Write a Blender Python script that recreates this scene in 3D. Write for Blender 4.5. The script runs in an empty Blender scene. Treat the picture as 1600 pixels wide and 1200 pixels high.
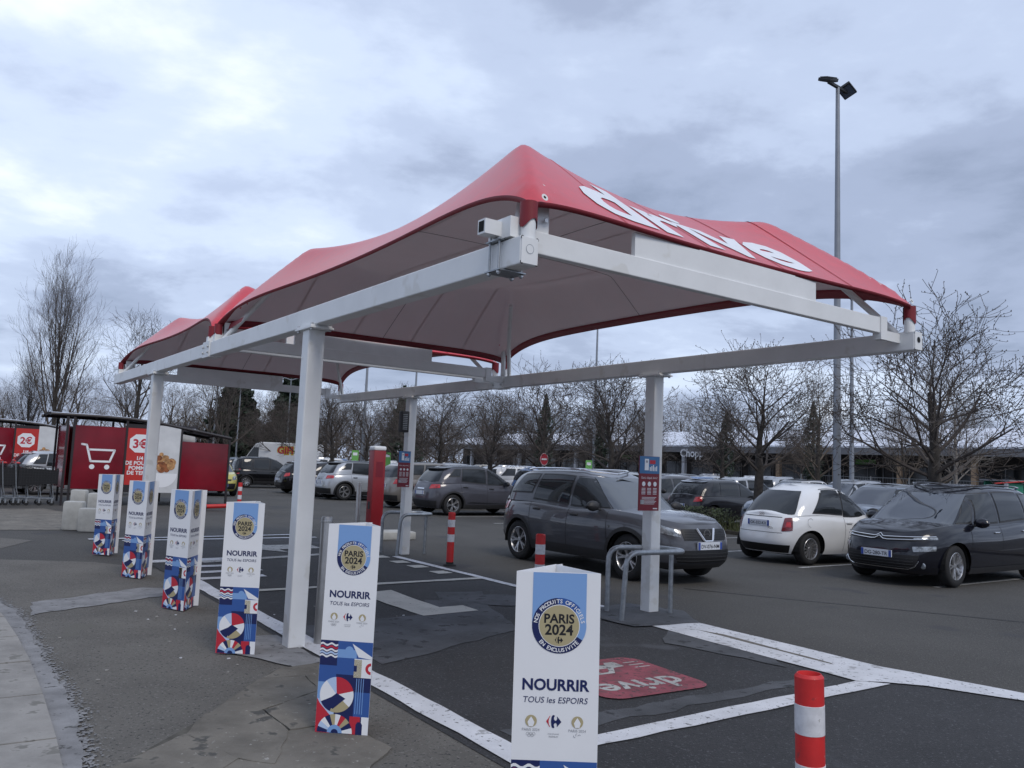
import bpy, bmesh, math, random
import numpy as np
from mathutils import Vector, Matrix
R = math.radians
sc = bpy.context.scene
col = sc.collection

# ---------------------------------------------------------------- camera
CAMH = 1.66
PITCH, ROLL = 0.0991, 0.0418
cd = bpy.data.cameras.new('camera')
cd.sensor_width = 36.0
cd.lens = 36.0 * 1279.4 / 1600.0
cd.clip_start = 0.05
cd.clip_end = 3000
cam = bpy.data.objects.new('camera', cd)
col.objects.link(cam)
_F = Vector((0, math.cos(PITCH), math.sin(PITCH)))
_U = Vector((0, -math.sin(PITCH), math.cos(PITCH)))
_R = Vector((1, 0, 0))
_R2 = _R * math.cos(ROLL) + _U * math.sin(ROLL)
_U2 = -_R * math.sin(ROLL) + _U * math.cos(ROLL)
cam.matrix_world = Matrix(((_R2.x, _U2.x, -_F.x, 0), (_R2.y, _U2.y, -_F.y, 0), (_R2.z, _U2.z, -_F.z, CAMH), (0, 0, 0, 1)))
sc.camera = cam

# ---------------------------------------------------------------- sky and sun (overcast)
SUN_EL, SUN_AZ = R(48), R(150)       # azimuth clockwise from +Y
w = bpy.data.worlds.new('World')
sc.world = w
w.use_nodes = True
nt = w.node_tree
nt.nodes.clear()
N = nt.nodes.new
Lk = nt.links.new
out = N('ShaderNodeOutputWorld')
bg = N('ShaderNodeBackground')
bg.inputs['Strength'].default_value = 0.1
Lk(bg.outputs[0], out.inputs[0])
sky = N('ShaderNodeTexSky')
sky.sky_type = 'NISHITA'
sky.sun_disc = False
sky.sun_elevation = SUN_EL
sky.sun_rotation = SUN_AZ
sky.air_density = 1.0
sky.dust_density = 2.0
tc = N('ShaderNodeTexCoord')
sep = N('ShaderNodeSeparateXYZ')
Lk(tc.outputs['Generated'], sep.inputs[0])
def M(op, a, b=None):
    n = N('ShaderNodeMath')
    n.operation = op
    for i, v in enumerate((a, b)):
        if v is None:
            continue
        if isinstance(v, (int, float)):
            n.inputs[i].default_value = v
        else:
            Lk(v, n.inputs[i])
    return n.outputs[0]
zc = M('ADD', M('MAXIMUM', sep.outputs[2], 0.0), 0.16)
cmb = N('ShaderNodeCombineXYZ')
Lk(M('DIVIDE', sep.outputs[0], zc), cmb.inputs[0])
Lk(M('DIVIDE', sep.outputs[1], zc), cmb.inputs[1])
def noise(scale, detail, rough, dist, loc):
    mp = N('ShaderNodeMapping')
    mp.inputs['Location'].default_value = loc
    Lk(cmb.outputs[0], mp.inputs[0])
    n = N('ShaderNodeTexNoise')
    n.inputs['Scale'].default_value = scale
    n.inputs['Detail'].default_value = detail
    n.inputs['Roughness'].default_value = rough
    n.inputs['Distortion'].default_value = dist
    Lk(mp.outputs[0], n.inputs[0])
    return n.outputs[0]
def ramp(fac, stops):
    r = N('ShaderNodeValToRGB')
    els = r.color_ramp.elements
    while len(els) < len(stops):
        els.new(0.5)
    for e_, (p, c) in zip(els, stops):
        e_.position = p
        e_.color = (*c, 1)
    r.color_ramp.interpolation = 'EASE'
    Lk(fac, r.inputs[0])
    return r.outputs[0]
n1 = noise(0.50, 6, 0.52, 0.2, (3.1, 1.3, 0))
n2 = noise(1.5, 9, 0.58, 0.15, (7.7, 2.2, 0))
cl = M('ADD', M('MULTIPLY', n1, 0.60), M('MULTIPLY', n2, 0.40))
cloud = ramp(cl, [(0.33, (6.8, 7.3, 8.2)), (0.42, (4.75, 5.5, 6.9)), (0.48, (3.75, 4.4, 5.8)), (0.535, (2.75, 3.25, 4.45)), (0.64, (1.75, 2.15, 3.05))])
mix = N('ShaderNodeMix')
mix.data_type = 'RGBA'
mix.inputs[0].default_value = 0.93
Lk(sky.outputs[0], mix.inputs[6])
Lk(cloud, mix.inputs[7])
Lk(mix.outputs[2], bg.inputs['Color'])

sd = bpy.data.lights.new('sun', 'SUN')
sd.energy = 0.85
sd.angle = R(20)
sd.color = (1.0, 0.93, 0.84)
sun = bpy.data.objects.new('sun', sd)
col.objects.link(sun)
_s = Vector((math.sin(SUN_AZ) * math.cos(SUN_EL), math.cos(SUN_AZ) * math.cos(SUN_EL), math.sin(SUN_EL)))
sun.rotation_euler = _s.to_track_quat('Z', 'Y').to_euler()
sun.location = (20, -30, 40)

sc.view_settings.view_transform = 'Standard'
sc.view_settings.look = 'None'
sc.view_settings.exposure = 0.66
sc.view_settings.gamma = 1.0
sc.view_settings.use_curve_mapping = False

# ---------------------------------------------------------------- materials
MATS = {}
def mat(name, c, rough=0.6, metal=0.0, var=0.0, scale=6.0, bump=0.0, bscale=40.0, coat=0.0, c2=None, detail=4.0,
        spots=None, emit=None, spec=None, trans=None, ior=None):
    """Principled material; var = brightness variation by noise, c2 = second colour blended by noise,
    spots = (colour, scale, threshold) small blotches of another colour."""
    if name in MATS:
        return MATS[name]
    m = bpy.data.materials.new(name)
    m.use_nodes = True
    t = m.node_tree
    b = t.nodes['Principled BSDF']
    b.inputs['Roughness'].default_value = rough
    b.inputs['Metallic'].default_value = metal
    if spec is not None:
        b.inputs['Specular IOR Level'].default_value = spec
    if coat:
        b.inputs['Coat Weight'].default_value = coat
        b.inputs['Coat Roughness'].default_value = 0.03
    if emit:
        b.inputs['Emission Color'].default_value = (*emit[0], 1)
        b.inputs['Emission Strength'].default_value = emit[1]
    if ior:
        b.inputs['IOR'].default_value = ior
    if trans:
        b.inputs['Transmission Weight'].default_value = trans
    b.inputs['Base Color'].default_value = (*c, 1)
    last = None
    if var or c2 or spots or bump:
        tcn = t.nodes.new('ShaderNodeTexCoord')
    def nz(s, d=detail):
        n = t.nodes.new('ShaderNodeTexNoise')
        n.inputs['Scale'].default_value = s
        n.inputs['Detail'].default_value = d
        n.inputs['Roughness'].default_value = 0.62
        t.links.new(tcn.outputs['Object'], n.inputs[0])
        return n
    def rp(src, a, ca, bb, cb):
        r = t.nodes.new('ShaderNodeValToRGB')
        r.color_ramp.elements[0].position = a
        r.color_ramp.elements[0].color = (*ca, 1)
        r.color_ramp.elements[1].position = bb
        r.color_ramp.elements[1].color = (*cb, 1)
        t.links.new(src, r.inputs[0])
        return r.outputs[0]
    if var or c2:
        ca = tuple(max(0, x * (1 - var)) for x in c)
        cb = c2 if c2 else tuple(min(1, x * (1 + var)) for x in c)
        last = rp(nz(scale).outputs[0], 0.34, ca, 0.66, cb)
    if spots:
        for (scol, ssc, thr) in (spots if isinstance(spots, list) else [spots]):
            fac = rp(nz(ssc, 3).outputs[0], thr, (0, 0, 0), thr + 0.05, (1, 1, 1))
            mx = t.nodes.new('ShaderNodeMix')
            mx.data_type = 'RGBA'
            t.links.new(fac, mx.inputs[0])
            if last is None:
                mx.inputs[6].default_value = (*c, 1)
            else:
                t.links.new(last, mx.inputs[6])
            mx.inputs[7].default_value = (*scol, 1)
            last = mx.outputs[2]
    if last is not None:
        t.links.new(last, b.inputs['Base Color'])
    if bump:
        bn = t.nodes.new('ShaderNodeBump')
        bn.inputs['Strength'].default_value = bump
        bn.inputs['Distance'].default_value = 0.01
        t.links.new(nz(bscale, 6).outputs[0], bn.inputs['Height'])
        t.links.new(bn.outputs[0], b.inputs['Normal'])
    MATS[name] = m
    return m

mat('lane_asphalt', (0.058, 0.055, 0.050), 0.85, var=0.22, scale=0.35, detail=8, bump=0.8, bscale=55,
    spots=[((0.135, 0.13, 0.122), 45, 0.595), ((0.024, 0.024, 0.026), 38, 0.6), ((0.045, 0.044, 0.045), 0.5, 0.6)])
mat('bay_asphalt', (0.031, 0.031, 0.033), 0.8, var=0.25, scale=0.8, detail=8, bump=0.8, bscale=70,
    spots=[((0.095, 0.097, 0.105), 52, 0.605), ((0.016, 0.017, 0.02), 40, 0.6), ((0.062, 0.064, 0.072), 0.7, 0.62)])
mat('walk_asphalt', (0.122, 0.115, 0.103), 0.9, var=0.2, scale=0.9, detail=8, bump=1.0, bscale=60,
    spots=[((0.20, 0.19, 0.175), 48, 0.605), ((0.03, 0.03, 0.03), 40, 0.60), ((0.12, 0.115, 0.1), 1.1, 0.64)])
mat('patch_asphalt', (0.075, 0.079, 0.088), 0.85, var=0.3, scale=2.2, detail=9, bump=0.6, bscale=60, spots=((0.03, 0.032, 0.036), 6, 0.6))
mat('seal_strip', (0.215, 0.215, 0.22), 0.85, var=0.25, scale=4, detail=9, bump=0.5, bscale=50, spots=((0.08, 0.08, 0.08), 14, 0.62))
mat('pale_concrete', (0.27, 0.26, 0.245), 0.9, var=0.2, scale=3, detail=9, bump=0.6, bscale=30, spots=((0.17, 0.165, 0.15), 6, 0.6))
mat('worn_concrete', (0.15, 0.138, 0.118), 0.9, var=0.3, scale=2.5, detail=9, bump=0.8, bscale=25, spots=[((0.07, 0.068, 0.062), 5, 0.6), ((0.30, 0.29, 0.27), 22, 0.66)])
mat('block_concrete', (0.40, 0.40, 0.38), 0.85, var=0.15, scale=4, detail=8, bump=0.4, bscale=40)
mat('road_paint', (0.62, 0.63, 0.66), 0.7, var=0.12, scale=3, detail=9, bump=0.5, bscale=60, spots=[((0.12, 0.12, 0.125), 26, 0.615), ((0.36, 0.36, 0.37), 4, 0.63)])
mat('worn_paint', (0.42, 0.42, 0.41), 0.75, var=0.2, scale=3, detail=9, spots=[((0.08, 0.08, 0.085), 20, 0.58)])
mat('cream_paint', (0.50, 0.49, 0.45), 0.75, var=0.12, scale=3, detail=9, spots=[((0.12, 0.12, 0.12), 24, 0.645)])
mat('logo_red_paint', (0.26, 0.065, 0.085), 0.8, var=0.25, scale=4, detail=9, spots=[((0.09, 0.05, 0.055), 24, 0.57), ((0.17, 0.07, 0.08), 7, 0.58)])
mat('crack_dirt', (0.085, 0.08, 0.068), 0.95, var=0.3, scale=8)
mat('soil', (0.05, 0.042, 0.03), 0.95, var=0.3, scale=8)
mat('white_steel', (0.74, 0.75, 0.75), 0.4, var=0.05, scale=2.5, detail=8, spots=[((0.66, 0.66, 0.64), 3, 0.60)])
mat('galvanised', (0.33, 0.35, 0.37), 0.42, 0.75, var=0.2, scale=14)
mat('stainless', (0.36, 0.35, 0.34), 0.35, 0.8, var=0.12, scale=5)
mat('bolt_steel', (0.5, 0.5, 0.5), 0.35, 0.8)
mat('grille_black', (0.005, 0.005, 0.006), 0.5)
mat('black_rubber', (0.015, 0.015, 0.016), 0.8)
mat('black_plastic', (0.022, 0.022, 0.024), 0.55)
mat('dark_hole', (0.004, 0.004, 0.004), 0.9)
mat('liner_grey', (0.80, 0.77, 0.76), 0.75, var=0.06, scale=1.2, detail=6)
mat('fabric_white', (0.72, 0.73, 0.76), 0.35, var=0.05, scale=2)
mat('liner_seam', (0.34, 0.32, 0.32), 0.8)
mat('weld_red', (0.42, 0.008, 0.018), 0.45)
mat('hem_red', (0.20, 0.010, 0.018), 0.55)
mat('eyelet', (0.7, 0.7, 0.68), 0.4)
mat('panel_white', (0.78, 0.79, 0.81), 0.45, var=0.02, scale=3)
mat('print_sky', (0.20, 0.36, 0.66), 0.4)
mat('print_pale', (0.45, 0.58, 0.80), 0.4)
mat('print_blue', (0.035, 0.10, 0.33), 0.4)
mat('print_navy', (0.010, 0.018, 0.095), 0.4)
mat('print_black', (0.012, 0.012, 0.016), 0.4)
mat('print_gold', (0.42, 0.36, 0.21), 0.45)
mat('print_red', (0.50, 0.025, 0.045), 0.4)
mat('print_white', (0.80, 0.81, 0.83), 0.4)
mat('print_grey', (0.35, 0.36, 0.38), 0.5)
mat('bollard_red', (0.55, 0.022, 0.022), 0.5, var=0.1, scale=8, spots=[((0.33, 0.03, 0.03), 14, 0.62), ((0.5, 0.2, 0.18), 40, 0.68)])
mat('bollard_white', (0.62, 0.62, 0.64), 0.4, var=0.12, scale=22, spots=((0.36, 0.35, 0.34), 18, 0.63))
mat('totem_red', (0.24, 0.009, 0.016), 0.42, var=0.06, scale=3)
mat('sign_red', (0.19, 0.012, 0.024), 0.4)
mat('sign_blue', (0.05, 0.17, 0.36), 0.4)
mat('shelter_frame', (0.02, 0.016, 0.018), 0.5)
mat('shelter_red', (0.17, 0.005, 0.014), 0.12, var=0.35, scale=0.6, detail=3)
mat('ad_red', (0.50, 0.035, 0.03), 0.3)
mat('ad_photo', (0.62, 0.63, 0.64), 0.3, var=0.1, scale=2)
mat('food_brown', (0.25, 0.085, 0.03), 0.4, var=0.5, scale=9)
mat('food_tan', (0.45, 0.24, 0.10), 0.4, var=0.4, scale=12)
mat('glass_dark', (0.018, 0.021, 0.024), 0.04, spec=0.5, ior=1.52)
mat('glass_mid', (0.020, 0.026, 0.036), 0.02, spec=0.8, ior=1.85)
mat('tyre', (0.014, 0.014, 0.015), 0.8)
mat('alloy', (0.55, 0.55, 0.56), 0.28, 0.85)
mat('alloy_dark', (0.03, 0.03, 0.032), 0.4)
mat('chrome', (0.75, 0.75, 0.76), 0.12, 1.0)
mat('lamp_clear', (0.26, 0.28, 0.30), 0.06, 0.4, var=0.6, scale=14, coat=1.0)
mat('lamp_red', (0.42, 0.012, 0.015), 0.12, coat=1.0, var=0.4, scale=10)
mat('lamp_dark_red', (0.14, 0.008, 0.012), 0.12, coat=1.0)
mat('seam', (0.006, 0.006, 0.007), 0.8)
mat('plate_white', (0.62, 0.65, 0.70), 0.4)
mat('plate_blue', (0.03, 0.07, 0.32), 0.4)
def paint(name, c, metal=0.35):
    return mat('paint_' + name, c, 0.3, metal * 0.6, coat=1.0, var=0.04, scale=1.5, spec=0.1)
for nm, c, me in (('grey', (0.075, 0.077, 0.088), 0.35), ('white', (0.72, 0.73, 0.74), 0.0), ('navy', (0.0045, 0.005, 0.010), 0.0),
                  ('mid_grey', (0.075, 0.075, 0.09), 0.35), ('taupe', (0.20, 0.185, 0.17), 0.5), ('silver', (0.40, 0.42, 0.45), 0.6),
                  ('black', (0.005, 0.005, 0.006), 0.0), ('yellow', (0.50, 0.45, 0.12), 0.2), ('blue', (0.05, 0.14, 0.35), 0.4),
                  ('dark_grey', (0.022, 0.022, 0.026), 0.3), ('steel', (0.16, 0.19, 0.24), 0.5), ('red', (0.30, 0.02, 0.02), 0.2),
                  ('beige', (0.36, 0.33, 0.28), 0.4)):
    paint(nm, c, me)
mat('bark', (0.042, 0.036, 0.031), 0.9, var=0.45, scale=9, bump=1.0, bscale=18)
mat('twig', (0.075, 0.062, 0.054), 0.9, var=0.3, scale=3)
mat('twig_warm', (0.115, 0.092, 0.072), 0.9, var=0.3, scale=2)
mat('twig_pale', (0.20, 0.18, 0.16), 0.9, var=0.2, scale=3)
mat('conifer', (0.016, 0.028, 0.016), 0.8, var=0.5, scale=3)
mat('ivy', (0.022, 0.034, 0.015), 0.7, var=0.5, scale=6)
mat('grass_blade', (0.075, 0.085, 0.03), 0.8, var=0.5, scale=4)
mat('shrub_leaf', (0.05, 0.065, 0.025), 0.7, var=0.5, scale=4)
mat('pole_grey', (0.26, 0.28, 0.31), 0.5, 0.4, var=0.08, scale=3)
mat('lamp_black', (0.012, 0.013, 0.015), 0.5)
mat('lamp_lens', (0.10, 0.12, 0.15), 0.2)
mat('roof_metal', (0.62, 0.65, 0.72), 0.45, var=0.08, scale=0.6)
mat('fascia', (0.20, 0.20, 0.21), 0.6, var=0.12, scale=1)
mat('facade_dark', (0.055, 0.05, 0.05), 0.7, var=0.25, scale=0.7)
mat('facade_brown', (0.10, 0.075, 0.06), 0.8, var=0.2, scale=0.8)
mat('column_tan', (0.36, 0.25, 0.16), 0.8, var=0.15, scale=2)
mat('column_white', (0.55, 0.56, 0.58), 0.6)
mat('shop_glass', (0.03, 0.034, 0.038), 0.06, spec=0.8)
mat('green_panel', (0.03, 0.22, 0.14), 0.5)
mat('green_sign', (0.16, 0.42, 0.10), 0.5)
mat('fence_wire', (0.22, 0.23, 0.24), 0.5, 0.4)
mat('sign_yellow', (0.6, 0.45, 0.02), 0.5)
mat('cloth_dark', (0.02, 0.022, 0.028), 0.9)
mat('hair_dark', (0.02, 0.015, 0.012), 0.8)

# membrane: glossy red, streaked by rain
def membrane_material():
    m = bpy.data.materials.new('membrane_red')
    m.use_nodes = True
    t = m.node_tree
    b = t.nodes['Principled BSDF']
    tcn = t.nodes.new('ShaderNodeTexCoord')
    mp = t.nodes.new('ShaderNodeMapping')
    mp.inputs['Scale'].default_value = (1, 1, 0.35)
    t.links.new(tcn.outputs['Object'], mp.inputs[0])
    n = t.nodes.new('ShaderNodeTexNoise')
    n.inputs['Scale'].default_value = 9
    n.inputs['Detail'].default_value = 8
    n.inputs['Roughness'].default_value = 0.7
    t.links.new(mp.outputs[0], n.inputs[0])
    r = t.nodes.new('ShaderNodeValToRGB')
    r.color_ramp.elements[0].position = 0.35
    r.color_ramp.elements[0].color = (0.58, 0.010, 0.024, 1)
    r.color_ramp.elements[1].position = 0.7
    r.color_ramp.elements[1].color = (0.72, 0.022, 0.042, 1)
    t.links.new(n.outputs[0], r.inputs[0])
    t.links.new(r.outputs[0], b.inputs['Base Color'])
    r2 = t.nodes.new('ShaderNodeMapRange')
    r2.inputs['To Min'].default_value = 0.28
    r2.inputs['To Max'].default_value = 0.42
    t.links.new(n.outputs[0], r2.inputs[0])
    t.links.new(r2.outputs[0], b.inputs['Roughness'])
    b.inputs['Coat Weight'].default_value = 0.25
    b.inputs['Coat Roughness'].default_value = 0.2
    MATS['membrane_red'] = m
membrane_material()
def translucent(name, c, k):
    t = MATS[name].node_tree
    b = t.nodes['Principled BSDF']
    o = next(n for n in t.nodes if n.type == 'OUTPUT_MATERIAL')
    tl = t.nodes.new('ShaderNodeBsdfTranslucent')
    tl.inputs[0].default_value = (*c, 1)
    mx = t.nodes.new('ShaderNodeMixShader')
    mx.inputs[0].default_value = k
    t.links.new(b.outputs[0], mx.inputs[1])
    t.links.new(tl.outputs[0], mx.inputs[2])
    t.links.new(mx.outputs[0], o.inputs[0])
translucent('membrane_red', (0.80, 0.80, 0.80), 0.15)
translucent('liner_grey', (0.86, 0.88, 0.88), 0.45)

# ---------------------------------------------------------------- mesh helpers
class MB:
    def __init__(s):
        s.v = []
        s.f = []
        s.m = []
    def add(s, vs, fs, mi=0):
        o = len(s.v)
        s.v += [tuple(p) for p in vs]
        s.f += [tuple(i + o for i in f) for f in fs]
        s.m += [mi] * len(fs)
        return s
    def box(s, x0, x1, y0, y1, z0, z1, mi=0, bev=0.0):
        if bev:
            bm = bmesh.new()
            bmesh.ops.create_cube(bm, size=1)
            for q in bm.verts:
                q.co = Vector(((x0 + x1) / 2 + q.co.x * (x1 - x0), (y0 + y1) / 2 + q.co.y * (y1 - y0), (z0 + z1) / 2 + q.co.z * (z1 - z0)))
            bmesh.ops.bevel(bm, geom=bm.edges[:], offset=bev, segments=2, affect='EDGES', profile=0.5)
            bm.verts.index_update()
            s.add([q.co[:] for q in bm.verts], [[q.index for q in f.verts] for f in bm.faces], mi)
            bm.free()
            return s
        vs = [(x, y, z) for x in (x0, x1) for y in (y0, y1) for z in (z0, z1)]
        return s.add(vs, [(0, 1, 3, 2), (4, 6, 7, 5), (0, 4, 5, 1), (2, 3, 7, 6), (0, 2, 6, 4), (1, 5, 7, 3)], mi)
    def tube(s, pts, r, n=8, mi=0, cap=True):
        pts = [Vector(p) for p in pts]
        rr = r if isinstance(r, (list, tuple)) else [r] * len(pts)
        vs, fs = [], []
        prev = None
        for i, p in enumerate(pts):
            a = pts[max(i - 1, 0)]
            b = pts[min(i + 1, len(pts) - 1)]
            t = (b - a).normalized()
            if prev is None:
                u = t.orthogonal().normalized()
            else:
                u = (prev - t * prev.dot(t))
                u = u.normalized() if u.length > 1e-6 else t.orthogonal().normalized()
            prev = u
            w_ = t.cross(u)
            for k in range(n):
                a_ = 2 * math.pi * k / n
                vs.append(p + (u * math.cos(a_) + w_ * math.sin(a_)) * rr[i])
        for i in range(len(pts) - 1):
            for k in range(n):
                fs.append((i * n + k, i * n + (k + 1) % n, (i + 1) * n + (k + 1) % n, (i + 1) * n + k))
        if cap:
            fs.append(tuple(range(n - 1, -1, -1)))
            fs.append(tuple((len(pts) - 1) * n + k for k in range(n)))
        return s.add(vs, fs, mi)
    def lathe(s, prof, n=24, mi=0, axis='z', o=(0, 0, 0)):
        """prof = [(radius, height)]"""
        vs, fs = [], []
        for (r_, h) in prof:
            for k in range(n):
                a = 2 * math.pi * k / n
                c_, s_ = r_ * math.cos(a), r_ * math.sin(a)
                p = (c_, s_, h) if axis == 'z' else (c_, h, s_) if axis == 'y' else (h, c_, s_)
                vs.append((p[0] + o[0], p[1] + o[1], p[2] + o[2]))
        for i in range(len(prof) - 1):
            for k in range(n):
                f = (i * n + k, i * n + (k + 1) % n, (i + 1) * n + (k + 1) % n, (i + 1) * n + k)
                fs.append(f if axis != 'y' else f[::-1])
        return s.add(vs, fs, mi)
    def disc(s, c, u, v, r, n=24, mi=0, r0=0.0, a0=0.0, a1=2 * math.pi):
        """flat disc / ring / sector in the plane of unit vectors u, v"""
        c, u, v = Vector(c), Vector(u), Vector(v)
        full = abs(a1 - a0 - 2 * math.pi) < 1e-6
        vs, fs = [], []
        for k in range(n + 1):
            a = a0 + (a1 - a0) * k / n
            d_ = u * math.cos(a) + v * math.sin(a)
            vs += [c + d_ * r0, c + d_ * r]
        for k in range(n):
            fs.append((2 * k, 2 * k + 1, 2 * k + 3, 2 * k + 2))
        return s.add(vs, fs, mi)
    def grid(s, P, mi=0, flip=False):
        """P[i][j] -> points"""
        n, m = len(P), len(P[0])
        vs = [p for row in P for p in row]
        fs = []
        for i in range(n - 1):
            for j in range(m - 1):
                f = (i * m + j, (i + 1) * m + j, (i + 1) * m + j + 1, i * m + j + 1)
                fs.append(f[::-1] if flip else f)
        return s.add(vs, fs, mi)
    def xf(s, M_):
        s.v = [tuple(M_ @ Vector(p)) for p in s.v]
        return s
    def merge(s, o, mi=None):
        return s.add(o.v, o.f, 0) if mi is None else s.add(o.v, o.f, mi)
    def mesh(s, name, mats, smooth=False):
        me = bpy.data.meshes.new(name)
        me.from_pydata(s.v, [], s.f)
        for m_ in (mats if isinstance(mats, (list, tuple)) else [mats]):
            me.materials.append(MATS[m_])
        me.polygons.foreach_set('material_index', s.m)
        if smooth:
            me.polygons.foreach_set('use_smooth', [True] * len(s.f))
            if smooth != 'all':
                try:
                    me.set_sharp_from_angle(angle=R(38 if smooth != 'box' else 12))
                except Exception:
                    pass
        me.update()
        return me
    def build(s, name, mats, parent=None, smooth=False):
        o = bpy.data.objects.new(name, s.mesh(name, mats, smooth))
        col.objects.link(o)
        if parent:
            o.parent = parent
        return o

def tag(o, label=None, cat=None, group=None, kind=None):
    if label: o['label'] = label
    if cat: o['category'] = cat
    if group: o['group'] = group
    if kind: o['kind'] = kind
    return o
def empty(name, loc=(0, 0, 0), rz=0.0, label=None, cat=None, group=None):
    o = bpy.data.objects.new(name, None)
    o.empty_display_size = 0.2
    o.location = loc
    o.rotation_euler = (0, 0, rz)
    col.objects.link(o)
    return tag(o, label, cat, group)
def copy_tree(o, parent=None):
    c = o.copy()
    col.objects.link(c)
    c.parent = parent
    for ch in list(o.children):
        copy_tree(ch, c)
    return c

_tcache = {}
def text_geo(s, bold=0.0, shear=0.0, spacing=1.0):
    """flat mesh of a string, normalised: baseline 0, cap height about 0.7, starting at x = 0"""
    key = (s, bold, shear, spacing)
    if key not in _tcache:
        cu = bpy.data.curves.new('lettering', 'FONT')
        cu.body = s
        cu.offset = bold
        cu.shear = shear
        cu.space_character = spacing
        cu.resolution_u = 3
        ob = bpy.data.objects.new('lettering', cu)
        col.objects.link(ob)
        dg = bpy.context.evaluated_depsgraph_get()
        me = bpy.data.meshes.new_from_object(ob.evaluated_get(dg))
        vs = [v.co[:] for v in me.vertices]
        fs = [tuple(p.vertices) for p in me.polygons]
        bpy.data.objects.remove(ob)
        bpy.data.curves.remove(cu)
        bpy.data.meshes.remove(me)
        _tcache[key] = (vs, fs)
    return _tcache[key]
def put_text(mb, s, f, width=None, size=None, mi=0, bold=0.0, shear=0.0, align='c', spacing=1.0):
    """f(x, y) -> 3D point, x and y in metres from the anchor; scaled to a width or a size"""
    vs, fs = text_geo(s, bold, shear, spacing)
    xs = [v[0] for v in vs]
    x0, x1 = min(xs), max(xs)
    k = (width / (x1 - x0)) if width else size
    off = (x0 + x1) / 2 if align == 'c' else x0
    mb.add([f((v[0] - off) * k, v[1] * k) for v in vs], fs, mi)

# ---------------------------------------------------------------- bay frame: s along the canopy, t across it
TH = 0.619
ORG = Vector((0.057, 4.736, 0))
DV = Vector((-math.sin(TH), math.cos(TH), 0))
EV = Vector((math.cos(TH), math.sin(TH), 0))
CW = 4.36
def B(s, t, z=0.0):
    p = ORG + DV * s + EV * t
    return Vector((p.x, p.y, z))
# ================================================================ ground and markings
def sheet(name, pts, z, m, kind='structure', parent=None, label=None):
    mb = MB()
    mb.add([(p[0], p[1], z) for p in pts], [tuple(range(len(pts)))])
    o = mb.build(name, m, parent)
    return tag(o, label=label, kind=kind)
def jag(pts, n, amp, rnd):
    """subdivide a closed outline and roughen it"""
    out_ = []
    for i in range(len(pts)):
        a, b = Vector(pts[i][:2]), Vector(pts[(i + 1) % len(pts)][:2])
        k = max(1, int((b - a).length / n))
        nr = Vector((-(b - a).y, (b - a).x)).normalized()
        for j in range(k):
            p = a.lerp(b, j / k) + nr * rnd.uniform(-amp, amp)
            out_.append((p.x, p.y))
    return out_
rg = random.Random(5)
sheet('ground', [(-900, -60), (900, -60), (900, 1500), (-900, 1500)], 0.0, 'lane_asphalt')
# walkway between kerb and bay
walk = [B(-3.5, -4.0), B(-3.5, 0.05), B(9.5, 0.05), B(11.5, -0.4), B(13.0, -1.6), B(13.5, -6.2), B(11.0, -7.0)]
walk = [(-3.6, 1.2), (1.9, 1.2), *[tuple(B(s, 0.05)[:2]) for s in (-2, 2, 6, 8.5)], tuple(B(9.6, -0.6)[:2]), tuple(B(10.5, -2.2)[:2]), (-8.3, 14.6), (-13.5, 16.2), (-13.5, 11)]
sheet('walkway_asphalt', jag(walk, 0.5, 0.02, rg), 0.004, 'walk_asphalt')
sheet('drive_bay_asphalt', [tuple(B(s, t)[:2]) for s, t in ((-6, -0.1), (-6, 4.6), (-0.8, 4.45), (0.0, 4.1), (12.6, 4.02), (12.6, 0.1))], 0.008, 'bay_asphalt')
# repaired strips in the bay
for k, (pts, m) in enumerate([
        ([(0.28, 0.3), (0.28, 3.5), (0.42, 3.5), (0.5, 0.3)], 'patch_asphalt'),
        ([(4.0, 0.2), (2.3, 0.4), (3.0, 2.3), (4.6, 2.9), (4.9, 2.3), (4.1, 1.7)], 'patch_asphalt'),
        ([(4.6, 2.3), (4.5, 2.9), (5.2, 3.3), (5.4, 2.7)], 'seal_strip' if False else 'patch_asphalt'),
        ([(1.9, 3.2), (2.4, 3.85), (1.3, 3.9), (0.7, 3.5)], 'patch_asphalt')]):
    sheet('asphalt_repair', jag([tuple(B(s, t)[:2]) for s, t in pts], 0.18, 0.035, rg), 0.011 + 0.001 * k, m)
# kerb side: concrete slabs, sealing strip and repairs
kerb = [Vector((-0.9, 2.3)), Vector((-2.26, 4.44)), Vector((-2.69, 5.13)), Vector((-3.82, 6.78)), Vector((-4.92, 8.23)), Vector((-6.6, 10.2))]
def along(poly, q):
    for a, b in zip(poly, poly[1:]):
        l = (b - a).length
        if q <= l:
            return a.lerp(b, q / l), (b - a).normalized()
        q -= l
    return poly[-1], (poly[-1] - poly[-2]).normalized()
q = 0.0
k = 0
pav = None
while q < 9.0:
    stp = 0.98
    (a, ta), (b, tb) = along(kerb, q + 0.012), along(kerb, q + stp - 0.012)
    na, nb = Vector((-ta.y, ta.x)), Vector((-tb.y, tb.x))
    dz = rg.uniform(-0.004, 0.004)
    mb = MB()
    A4 = [a, b, b + nb * 1.6, a + na * 1.6]
    mb.add([(p.x, p.y, z) for z in (0.0, 0.035 + dz) for p in A4], [(4, 5, 6, 7), (0, 1, 5, 4), (1, 2, 6, 5), (2, 3, 7, 6), (3, 0, 4, 7)])
    if pav is None:
        pv = MB()
        pv.add([(-0.9, 2.3, 0.006), (-6.6, 10.2, 0.006), (-9.0, 9.0, 0.006), (-3.5, 1.0, 0.006)], [(0, 1, 2, 3)])
        pav = tag(pv.build('kerb_pavement', 'worn_concrete'), kind='structure')
    mb.build('slab', 'pale_concrete', pav)
    q += stp
    k += 1
edge, inner = [], []
q = 0.0
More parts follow.
